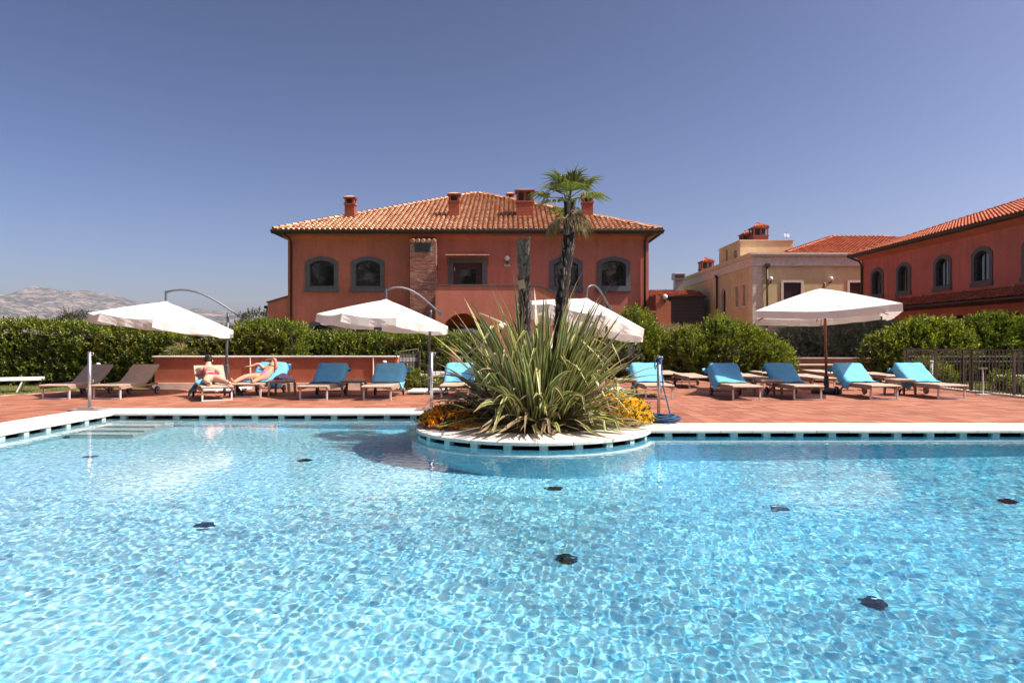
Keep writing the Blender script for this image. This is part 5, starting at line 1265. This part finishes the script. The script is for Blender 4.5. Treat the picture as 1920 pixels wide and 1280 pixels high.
# clothes and bag
def heap(name, label, cat, loc, r, h, mat, seed, group=None):
    g = np.random.default_rng(seed); n, mth = 9, 26; V = []
    for i in range(n+1):
        t = i/n; 
        for j in range(mth):
            a = 2*math.pi*j/mth; rr2 = r*(1-t**2.2*.96)*(1+.18*math.sin(3*a+seed)+.10*math.sin(7*a+t*5)); V.append((rr2*math.cos(a)*1.25, rr2*math.sin(a), h*t**.8*(1+.22*math.sin(2*a+seed)*t)+.006*math.sin(11*a+9*t)))
    i = np.arange((n+1)*mth).reshape(n+1, mth); F = np.stack([i[:-1], np.roll(i, -1, 1)[:-1], np.roll(i, -1, 1)[1:], i[1:]], -1).reshape(-1, 4)
    o = np_mesh(name, np.array(V), F, M[mat], None, True); o.location = loc; return tag(o, label, cat, group)
heap('clothes', 'lilac and white clothes heaped on the side table', 'clothes', (t1.location.x+.02, 17.0, .425), .16, .13, 'lilac', 2)
heap('cloth', 'folded maroon cloth at the edge of the clothes heap', 'clothes', (t1.location.x-.04, 16.83, .425), .09, .05, 'maroon', 5)
heap('beach_bag', 'black beach bag on the deck under the second sunbather', 'bag', (-6.78, 16.72, .004), .13, .24, 'black_bag', 7)
# white loungers on the lawns
def white_lounger(label, x, y, rz, z=GZ+.02):
    root = thing('white_lounger', label, 'sun lounger', (x, y, z), rz, 'white plastic loungers on the lawn')
    for i in range(12): MB().box(-.31, .31, .05+i*.155, .05+i*.155+.145, .36, .39).build('slat', M['white_plastic'], root)
    for sx in (-1, 1):
        MB().box(sx*.325-.015, sx*.325+.015, 0, 1.92, .33, .40).build('side_rail', M['white_plastic'], root)
        for y_ in (.35, 1.5): MB().tube([(sx*.30, y_, .34), (sx*.30, y_-.14, .02)], .022, 6).build('leg', M['white_plastic'], root)
    for y_ in (.21, 1.36): MB().tube([(-.30, y_, .03), (.30, y_, .03)], .018, 6).build('stretcher', M['white_plastic'], root)
white_lounger('white lounger on the lawn at the left edge, farther one', -14.75, 18.1, R(-62))
white_lounger('white lounger cut by the left edge of the lawn, nearer one', -15.15, 16.6, R(-62))
white_lounger('white lounger on the lawn seen behind the gate fence', ax(822, 22.2)-.3, 22.3, R(-80))
white_lounger('white lounger behind the right fence, nearest the yellow shrub', 14.2, 19.8, R(-80)); white_lounger('white lounger behind the right fence at the edge of view', 14.8, 18.3, R(-80))

# ---------------------------------------------------------------- parasols
def canopy_mesh(R0, rise, val, n, rot, sag=.05, flap=.0, seed=1, sub=6):
    """panels from apex to rim with slight sag between ribs, and a hanging valance"""
    g = random.Random(seed); V = []; F = []; m_ = n*sub; rows = [.0, .16, .3, .5, .7, .87, 1.0]
    for ri, f in enumerate(rows):
        for k in range(m_):
            a = rot+2*math.pi*k/m_; p = (k % sub)/sub; sec = math.cos(math.pi/n)/math.cos((p-.5)*2*math.pi/n)
            rr2 = R0*f*sec*(1 if n > 4 else 1); s_ = math.sin(math.pi*p)*sag*f*f
            V.append((rr2*math.cos(a), rr2*math.sin(a), rise*(1-f**1.12)-s_))
    for vi in (1, 2):
        for k in range(m_):
            a = rot+2*math.pi*k/m_; p = (k % sub)/sub; sec = math.cos(math.pi/n)/math.cos((p-.5)*2*math.pi/n)
            w_ = .02*math.sin(k*2.3+seed)+.012*math.sin(k*5.1)
            rr2 = (R0+w_*vi*.7)*sec; s_ = math.sin(math.pi*p)*sag; V.append((rr2*math.cos(a), rr2*math.sin(a), -s_-val*vi/2+flap*w_))
    rows_n = len(rows)+2
    for ri in range(rows_n-1):
        for k in range(m_):
            if ri == rows_n-2 and k % sub == sub-1 and ((k//sub) % 2): continue
            F.append((ri*m_+k, ri*m_+(k+1) % m_, (ri+1)*m_+(k+1) % m_, (ri+1)*m_+k))
    return np.array(V), F
def cantilever(label, pole, hub, armend, tilt, yaw, R0, seed, base=True):
    """side-arm parasol: leaning post, bowed arm, hanging octagonal canopy"""
    P = Vector(pole); root = thing('cantilever_parasol', label, 'parasol', (P.x, P.y, .0), 0, 'ecru side-arm parasols behind the loungers')
    H, E_ = Vector(hub)-P, Vector(armend)-P
    MB().tube([(0, 0, .05), (0, 0, 1.2), (E_.x*.12, 0, E_.z+.10)], .036, 12).build('pole', M['grey_metal'], root, True)
    MB().cbox((0, 0, .62), (.05, .05, .12)).build('crank_box', M['grey_metal'], root, bevel=.01)
    A0 = H+Vector((0, 0, .25)); pts = []
    for i in range(11):
        t = i/10; p = A0.lerp(E_, t); p.z += .30*math.sin(math.pi*t**.9)*(1-.25*t); pts.append(p)
    MB().tube(pts, .026, 8).build('arm', M['grey_metal'], root, True)
    MB().tube([pts[0]+Vector((0, 0, .04)), H-Vector((0, 0, .1))], .028, 8).build('hanger', M['grey_metal'], root)
    MB().cbox(E_, (.05, .04, .05)).build('arm_clamp', M['grey_metal'], root, bevel=.01)
    rise = .52; V, F = canopy_mesh(R0, rise, .20, 8, yaw, .05, .3, seed)
    rot = Matrix.Rotation(tilt[0], 3, 'Y') @ Matrix.Rotation(tilt[1], 3, 'X')
    off = H-rot @ Vector((0, 0, rise))
    c = np_mesh('canopy', np.array([rot @ Vector(v)+off for v in V]), np.array(F), M['canopy'], root, False)
    mb = MB(); q = []
    for k in range(16): a = 2*math.pi*k/16; q.append(rot @ Vector((.24*math.cos(a), .24*math.sin(a), rise-.075))+off)
    mb.add(q+[rot @ Vector((0, 0, rise+.025))+off], [(k, (k+1) % 16, 16) for k in range(16)]); mb.build('vent_cap', M['canopy'], c)
    for k in range(8):
        a = yaw+2*math.pi*k/8; e = rot @ Vector((R0*.99*math.cos(a), R0*.99*math.sin(a), -.012))+off; s_ = rot @ Vector((.04*math.cos(a), .04*math.sin(a), rise-.09))+off
        MB().tube([s_, e], .011, 5).build('rib', M['grey_metal'], root)
    MB().tube([H-Vector((0, 0, .1)), H-Vector((0, 0, .55))], .03, 8).build('hub', M['grey_metal'], root)
    if base:
        MB().box(-.5, .5, -.04, .04, .001, .05).build('cross_foot', M['grey_metal'], root); MB().box(-.038, .038, -.5, .5, .004, .048).build('cross_foot', M['grey_metal'], root)
        for sx in (-1, 1):
            for sy in (-1, 1): MB().box(min(sx*.06, sx*.5), max(sx*.06, sx*.5), min(sy*.06, sy*.5), max(sy*.06, sy*.5), .052, .10).build('base_weight', M['white_board'], root, bevel=.006)
    return root
cantilever('ecru side-arm parasol on the left above the sunbathers', (ax(425, 18.4), 18.4, 0), at(311, 566, 17.7), at(448, 592, 18.4), (R(6.5), R(-3)), R(20), 1.70, 1)
cantilever('ecru side-arm parasol in front of the brick flue', (ax(805, 17.9), 17.9, 0), at(724, 562, 17.3), at(826, 588, 17.9), (R(4.5), R(-2)), R(20), 1.66, 2)
cantilever('steeply tilted ecru side-arm parasol behind the palm', (ax(1137, 18.2), 18.2, 0), at(1100, 560, 17.5), at(1143, 577, 18.2), (R(13.5), R(-3)), R(12), 1.72, 3)
# wooden centre-pole parasol
wp = thing('wooden_parasol', 'large ecru parasol on a wooden centre pole at the right', 'parasol', (ax(1548, 17.9), 17.9, 0))
MB().tube([(.02, 0, .3), (0, 0, 1.5), (-.03, 0, 2.72)], .034, 12).build('pole', M['wood'], wp, True)
MB().box(.010, .022, -.045, -.033, .95, 1.12).build('label_plate', M['chimney_cap'], wp)
MB().lathe([(.02, 0), (.05, .03), (.06, .07), (.03, .12), (.045, .15), (.01, .19)], (-.03, 0, 2.72), 12).build('finial', M['wood'], wp, True)
rot = Matrix.Rotation(R(-1.5), 3, 'Y') @ Matrix.Rotation(R(-2.5), 3, 'X')
V, F = canopy_mesh(2.28, .62, .18, 4, R(25), .10, .5, 9, 12); off = Vector((-.12, 0, 2.13))
V = np.array([rot @ Vector(v)+off for v in V]); cp = np_mesh('canopy', V, np.array(F), M['canopy'], wp, False)
mb = MB(); q = [rot @ Vector((.3*math.cos(2*math.pi*k/16), .3*math.sin(2*math.pi*k/16), .525))+off for k in range(16)]; mb.add(q+[rot @ Vector((0, 0, .625))+off], [(k, (k+1) % 16, 16) for k in range(16)]); mb.build('vent_cap', M['canopy'], cp)
for k in range(8):
    a = R(25)+2*math.pi*k/8; r_ = 2.21 if k % 2 == 0 else 2.21*math.cos(R(45)); e = rot @ Vector((r_*math.cos(a), r_*math.sin(a), -.03 if k % 2 == 0 else -.15))+off; s_ = rot @ Vector((.05*math.cos(a), .05*math.sin(a), .50))+off
    rb = MB().tube([s_, e], .013, 5).build('rib', M['wood'], wp); MB().tube([s_.lerp(e, .52), Vector((-.025, 0, 1.95))], .011, 5).build('strut', M['wood'], rb)
MB().tube([(-.12, -.05, 1.98), (-.16, -.06, 1.75), (-.10, -.05, 1.62), (-.06, -.05, 1.85), (-.02, -.04, 1.98)], .006, 5).build('pull_cord', M['wood'], wp)
MB().lathe([(.36, .0), (.38, .03), (.36, .10), (.20, .13), (.07, .16), (.055, .45), (.05, .46)], (.02, 0, .002), 26).build('base', M['rubber'], wp, True)

# ---------------------------------------------------------------- fittings on the pool floor
def under(X, Y):                 # where the refracted sight line through photo pixel X,Y meets the pool floor
    d = Vector(((X-960)/FPX, 1, -(Y-640)/FPX)); t = (EYE-WZ)/-d.z; p = Vector((0, 0, EYE))+d*t; d.normalize()
    h = Vector((d.x, d.y, 0)); si = h.length/1.333; h.normalize(); ta = si/math.sqrt(1-si*si)
    dep = 1.6
    for _ in range(4): q = p+h*ta*dep; dep = float(depth(q.x))
    return Vector((q.x, q.y, WZ-dep))
for i, (X, Y, lab) in enumerate(((170, 856, 'dark round inlet on the pool floor at the far left'), (571, 863, 'dark round inlet on the pool floor left of the planter shadow'), (383, 985, 'dark round inlet on the pool floor at mid left'), (1040, 916, 'dark round inlet on the pool floor in front of the planter'), (1061, 1050, 'dark round inlet on the pool floor at the lower middle'), (1457, 953, 'dark round inlet on the pool floor below the parasol reflection'), (1640, 1132, 'dark round inlet on the pool floor at the lower right'), (1889, 940, 'dark round inlet on the pool floor at the right edge'))):
    p = under(X, Y); root = thing('floor_inlet', lab, 'pool inlet', p, i*.7, 'inlets on the pool floor')
    b_ = MB().lathe([(.095, .0), (.10, .02), (.08, .045), (.03, .055), (.001, .055)], (0, 0, .004), 22).build('cap', M['black_plastic'], root)
    MB().lathe([(.045, 0), (.05, .012), (.02, .02)], (0, 0, .058), 14).build('nozzle', M['black_plastic'], root)

# ---------------------------------------------------------------- people
def figure(name, label, joints, edges, mat, sub=2):
    """one continuous body grown on a skeleton: joints {name: (x, y, z, r or (rx, ry))}"""
    idx = {k: i for i, k in enumerate(joints)}
    me = bpy.data.meshes.new(name); me.from_pydata([joints[k][:3] for k in joints], [(idx[a], idx[b]) for a, b in edges], [])
    o = bpy.data.objects.new(name, me); col.objects.link(o)
    md = o.modifiers.new('skin', 'SKIN'); md.use_smooth_shade = True
    for k, i in idx.items():
        r_ = joints[k][3]; sv = me.skin_vertices[0].data[i]; sv.radius = r_ if isinstance(r_, tuple) else (r_, r_); sv.use_root = (k == 'pelvis')
    sb_ = o.modifiers.new('sub', 'SUBSURF'); sb_.levels = sub; sb_.render_levels = sub
    dg_ = bpy.context.evaluated_depsgraph_get(); m2 = bpy.data.meshes.new_from_object(o.evaluated_get(dg_)); m2.materials.clear(); m2.materials.append(mat)
    bpy.data.objects.remove(o)
    m2.polygons.foreach_set('use_smooth', [True]*len(m2.polygons))
    o = bpy.data.objects.new(name, m2); col.objects.link(o); return tag(o, label, 'person')
def hand(J, E_, nm, wrist, dirn, across, r_=.0085):
    w = Vector(wrist); d = Vector(dirn).normalized(); a = Vector(across).normalized()
    J[nm+'palm'] = (*(w+d*.055), (.034, .018)); E_.append((nm+'wrist', nm+'palm'))
    for k in range(4):
        L = (.062, .074, .078, .066)[k]; b = w+d*.09+a*(.026-.0175*k); J[f'{nm}k{k}'] = (*b, r_); J[f'{nm}f{k}'] = (*(b+d*L*.55+Vector((0, 0, -.006))), r_*.95); J[f'{nm}t{k}'] = (*(b+d*L-Vector((0, 0, .022))), r_*.8)
        E_ += [(nm+'palm', f'{nm}k{k}'), (f'{nm}k{k}', f'{nm}f{k}'), (f'{nm}f{k}', f'{nm}t{k}')]
    b = w+d*.045+a*.042; J[nm+'th0'] = (*b, r_*1.1); J[nm+'th1'] = (*(b+d*.035+a*.022), r_); E_ += [(nm+'palm', nm+'th0'), (nm+'th0', nm+'th1')]
def band(name, pts, rs, mat, parent, n=14):
    return MB().tube(pts, rs, n, False).build(name, mat, parent, True)
def head_part(name, c, r, mat, parent, sc_=(1, 1, 1), n=12):
    prof = [(max(.001, r*math.sin(math.pi*i/n)), -r*math.cos(math.pi*i/n)) for i in range(n+1)]; mb = MB().lathe(prof, (0, 0, 0), 18)
    mb.v = [(c[0]+v[0]*sc_[0], c[1]+v[1]*sc_[1], c[2]+v[2]*sc_[2]) for v in mb.v]; return mb.build(name, mat, parent, True)
def on_lounger(lo, x, y, z):     # lounger coordinates to world
    return lo.matrix_basis @ Vector((x, y, z))
# woman in pink: prone, chest propped up against the raised backrest, looking away
bpy.context.view_layer.update()
def prone(lo):
    L_ = lambda x, y, z: tuple(on_lounger(lo, x, y, z))
    J, E_ = {}, []
    J['pelvis'] = (*L_(-.02, .98, .485), (.15, .115)); J['waist'] = (*L_(-.03, 1.13, .53), (.115, .095)); J['chest'] = (*L_(-.04, 1.30, .625), (.145, .105)); J['neck0'] = (*L_(-.04, 1.42, .73), (.085, .075)); J['neck'] = (*L_(-.04, 1.46, .80), .052); J['head'] = (*L_(-.035, 1.49, .89), .082); J['crown'] = (*L_(-.035, 1.50, .965), .062)
    E_ += [('pelvis', 'waist'), ('waist', 'chest'), ('chest', 'neck0'), ('neck0', 'neck'), ('neck', 'head'), ('head', 'crown')]
    for s, nm in ((-1, 'l'), (1, 'r')):
        J[nm+'sh'] = (*L_(-.04+s*.165, 1.37, .675), .058); J[nm+'el'] = (*L_(-.04+s*.25, 1.50, .56), .040); J[nm+'wrist'] = (*L_(-.04+s*.10, 1.66, .70), .026)
        E_ += [('neck0', nm+'sh'), (nm+'sh', nm+'el'), (nm+'el', nm+'wrist')]
        w = L_(-.04+s*.10, 1.66, .70); hand(J, E_, nm, w, Vector(L_(-.04-s*.05, 1.74, .72))-Vector(w), Vector(L_(0, 2, 0))-Vector(L_(0, 1, 0)))
    legs = {'l': [(-.11, .90, .47, .105), (-.17, .70, .44, .085), (-.19, .52, .415, .058), (-.17, .32, .41, .055), (-.15, .16, .395, .036), (-.14, .06, .415, .034), (-.14, .02, .365, .022)],
            'r': [(.09, .90, .47, .105), (.15, .68, .44, .085), (.20, .48, .42, .058), (.23, .28, .41, .055), (.25, .10, .395, .036), (.26, .00, .415, .034), (.265, -.05, .37, .022)]}
    for nm, q in legs.items():
        pv = 'pelvis'
        for i, (x, y, z, r_) in enumerate(q): J[f'{nm}g{i}'] = (*L_(x, y, z), r_); E_.append((pv, f'{nm}g{i}')); pv = f'{nm}g{i}'
    o = figure('person', 'woman in pink bikini lying face down, propped up and turned away', J, E_, M['skin_a'])
    v = lambda *a: Vector(L_(*a))
    hr = head_part('hair', L_(-.035, 1.50, .925), .105, M['hair'], o, (.95, .95, 1.08)); head_part('hair_bun', L_(-.03, 1.44, .985), .045, M['hair'], o)
    head_part('ear', L_(.055, 1.49, .885), .022, M['skin_a'], o, (.6, 1, 1.4)); head_part('nose', L_(-.04, 1.585, .885), .018, M['skin_a'], o)
    head_part('bikini_bottom', L_(-.02, .975, .495), .17, M['pink'], o, (1.0, .52, .80))
    band('bikini_top', [v(-.035, 1.215, .585), v(-.035, 1.245, .60)], [.150, .153], M['pink'], o); band('neck_tie', [v(-.04, 1.28, .725), v(-.04, 1.33, .76), v(-.04, 1.42, .80)], .008, M['hair'], o, 6)
    return o
prone(l3)
o = heap('towel', 'crumpled blue towel hanging off the back corner of the pink sunbather\'s lounger', 'towel', (0, 0, 0), .24, .10, 'towel', 11, None); o.location = on_lounger(l3, -.22, 1.02, .350)
# hanging corner of that towel
me = o.data
for v in me.vertices:
    if v.co.x < -.10: v.co.z -= (-.10-v.co.x)*1.15
# sunbather on the back: knees apart, one arm folded over the face
def supine(lo):
    L_ = lambda x, y, z: tuple(on_lounger(lo, x, y, z))
    J, E_ = {}, []
    J['pelvis'] = (*L_(.05, .98, .46), (.15, .11)); J['waist'] = (*L_(.06, 1.15, .50), (.125, .10)); J['chest'] = (*L_(.07, 1.33, .585), (.155, .11)); J['neck0'] = (*L_(.07, 1.47, .665), (.085, .075)); J['neck'] = (*L_(.065, 1.54, .70), .052); J['head'] = (*L_(.06, 1.63, .765), .082); J['crown'] = (*L_(.06, 1.69, .80), .066)
    E_ += [('pelvis', 'waist'), ('waist', 'chest'), ('chest', 'neck0'), ('neck0', 'neck'), ('neck', 'head'), ('head', 'crown')]
    arms = {'r': [(.24, 1.42, .645, .058), (.20, 1.42, .905, .042), (.03, 1.50, .88, .026)], 'l': [(-.10, 1.42, .635, .058), (-.22, 1.36, .78, .042), (-.36, 1.22, .71, .026)]}
    for nm, q in arms.items():
        for i, k in enumerate(('sh', 'el', 'wrist')): J[nm+k] = (*L_(*q[i][:3]), q[i][3])
        E_ += [('neck0', nm+'sh'), (nm+'sh', nm+'el'), (nm+'el', nm+'wrist')]
    hand(J, E_, 'r', J['rwrist'][:3], (-1, .25, -.15), (0, 1, .3)); hand(J, E_, 'l', J['lwrist'][:3], (-.9, -.4, -.05), (0, -1, .3))
    legs = {'l': [(-.06, .88, .46, .105), (-.16, .68, .48, .088), (-.24, .48, .475, .060), (-.30, .28, .42, .055), (-.33, .10, .375, .036), (-.35, .04, .385, .034), (-.38, .0, .475, .024)],
            'r': [(.15, .88, .46, .105), (.16, .68, .45, .088), (.15, .48, .44, .060), (.13, .28, .41, .055), (.11, .10, .37, .036), (.11, .04, .385, .034), (.13, .0, .48, .024)]}
    for nm, q in legs.items():
        pv = 'pelvis'
        for i, (x, y, z, r_) in enumerate(q): J[f'{nm}g{i}'] = (*L_(x, y, z), r_); E_.append((pv, f'{nm}g{i}')); pv = f'{nm}g{i}'
    o = figure('person', 'sunbather in violet swimwear lying face up with one arm folded over the face', J, E_, M['skin_b'])
    head_part('hair', L_(.06, 1.69, .775), .098, M['hair'], o, (1, 1, .85)); head_part('nose', L_(.06, 1.60, .845), .018, M['skin_b'], o); head_part('ear', L_(-.025, 1.64, .75), .02, M['skin_b'], o)
    MB().box(L_(-.01, 0, 0)[0], L_(.13, 0, 0)[0], L_(0, 1.635, 0)[1], L_(0, 1.655, 0)[1], .828, .856).build('sunglasses', M['rubber'], o)
    head_part('swimwear', L_(.05, .96, .475), .17, M['purple'], o, (1.0, .62, .72))
    return o
supine(l4)
towel('pale blue towel spread under the sunbather in violet swimwear', l4, 12, drop=.05, start=.45, right=.16)

# woodland behind the photographer: it shows only as the dark reflections in the villa's windows
wd = np.random.default_rng(77); Ps = []; Ns = []
for k in range(13):
    cx, cy, hh, rr2 = -44+k*7+wd.normal(0, 1.5), -26+wd.normal(0, 4), wd.uniform(11, 18), wd.uniform(2.6, 4.2)
    v = unit(wd.normal(0, 1, (700, 3))); w_ = .8+.35*fbm(v[:, 0]*2+k*3+9, v[:, 2]*2+v[:, 1]+9, k, 3)
    Ps.append(v*w_[:, None]*np.array([rr2, rr2*.8, hh*.42])+np.array([cx, cy, hh*.58])); Ns.append(v)
b, d, u = twigs(np.concatenate(Ps), np.concatenate(Ns), .9, 5, g=wd); leaves('woodland', b, d, u, .6, .34, M['pine'], None)
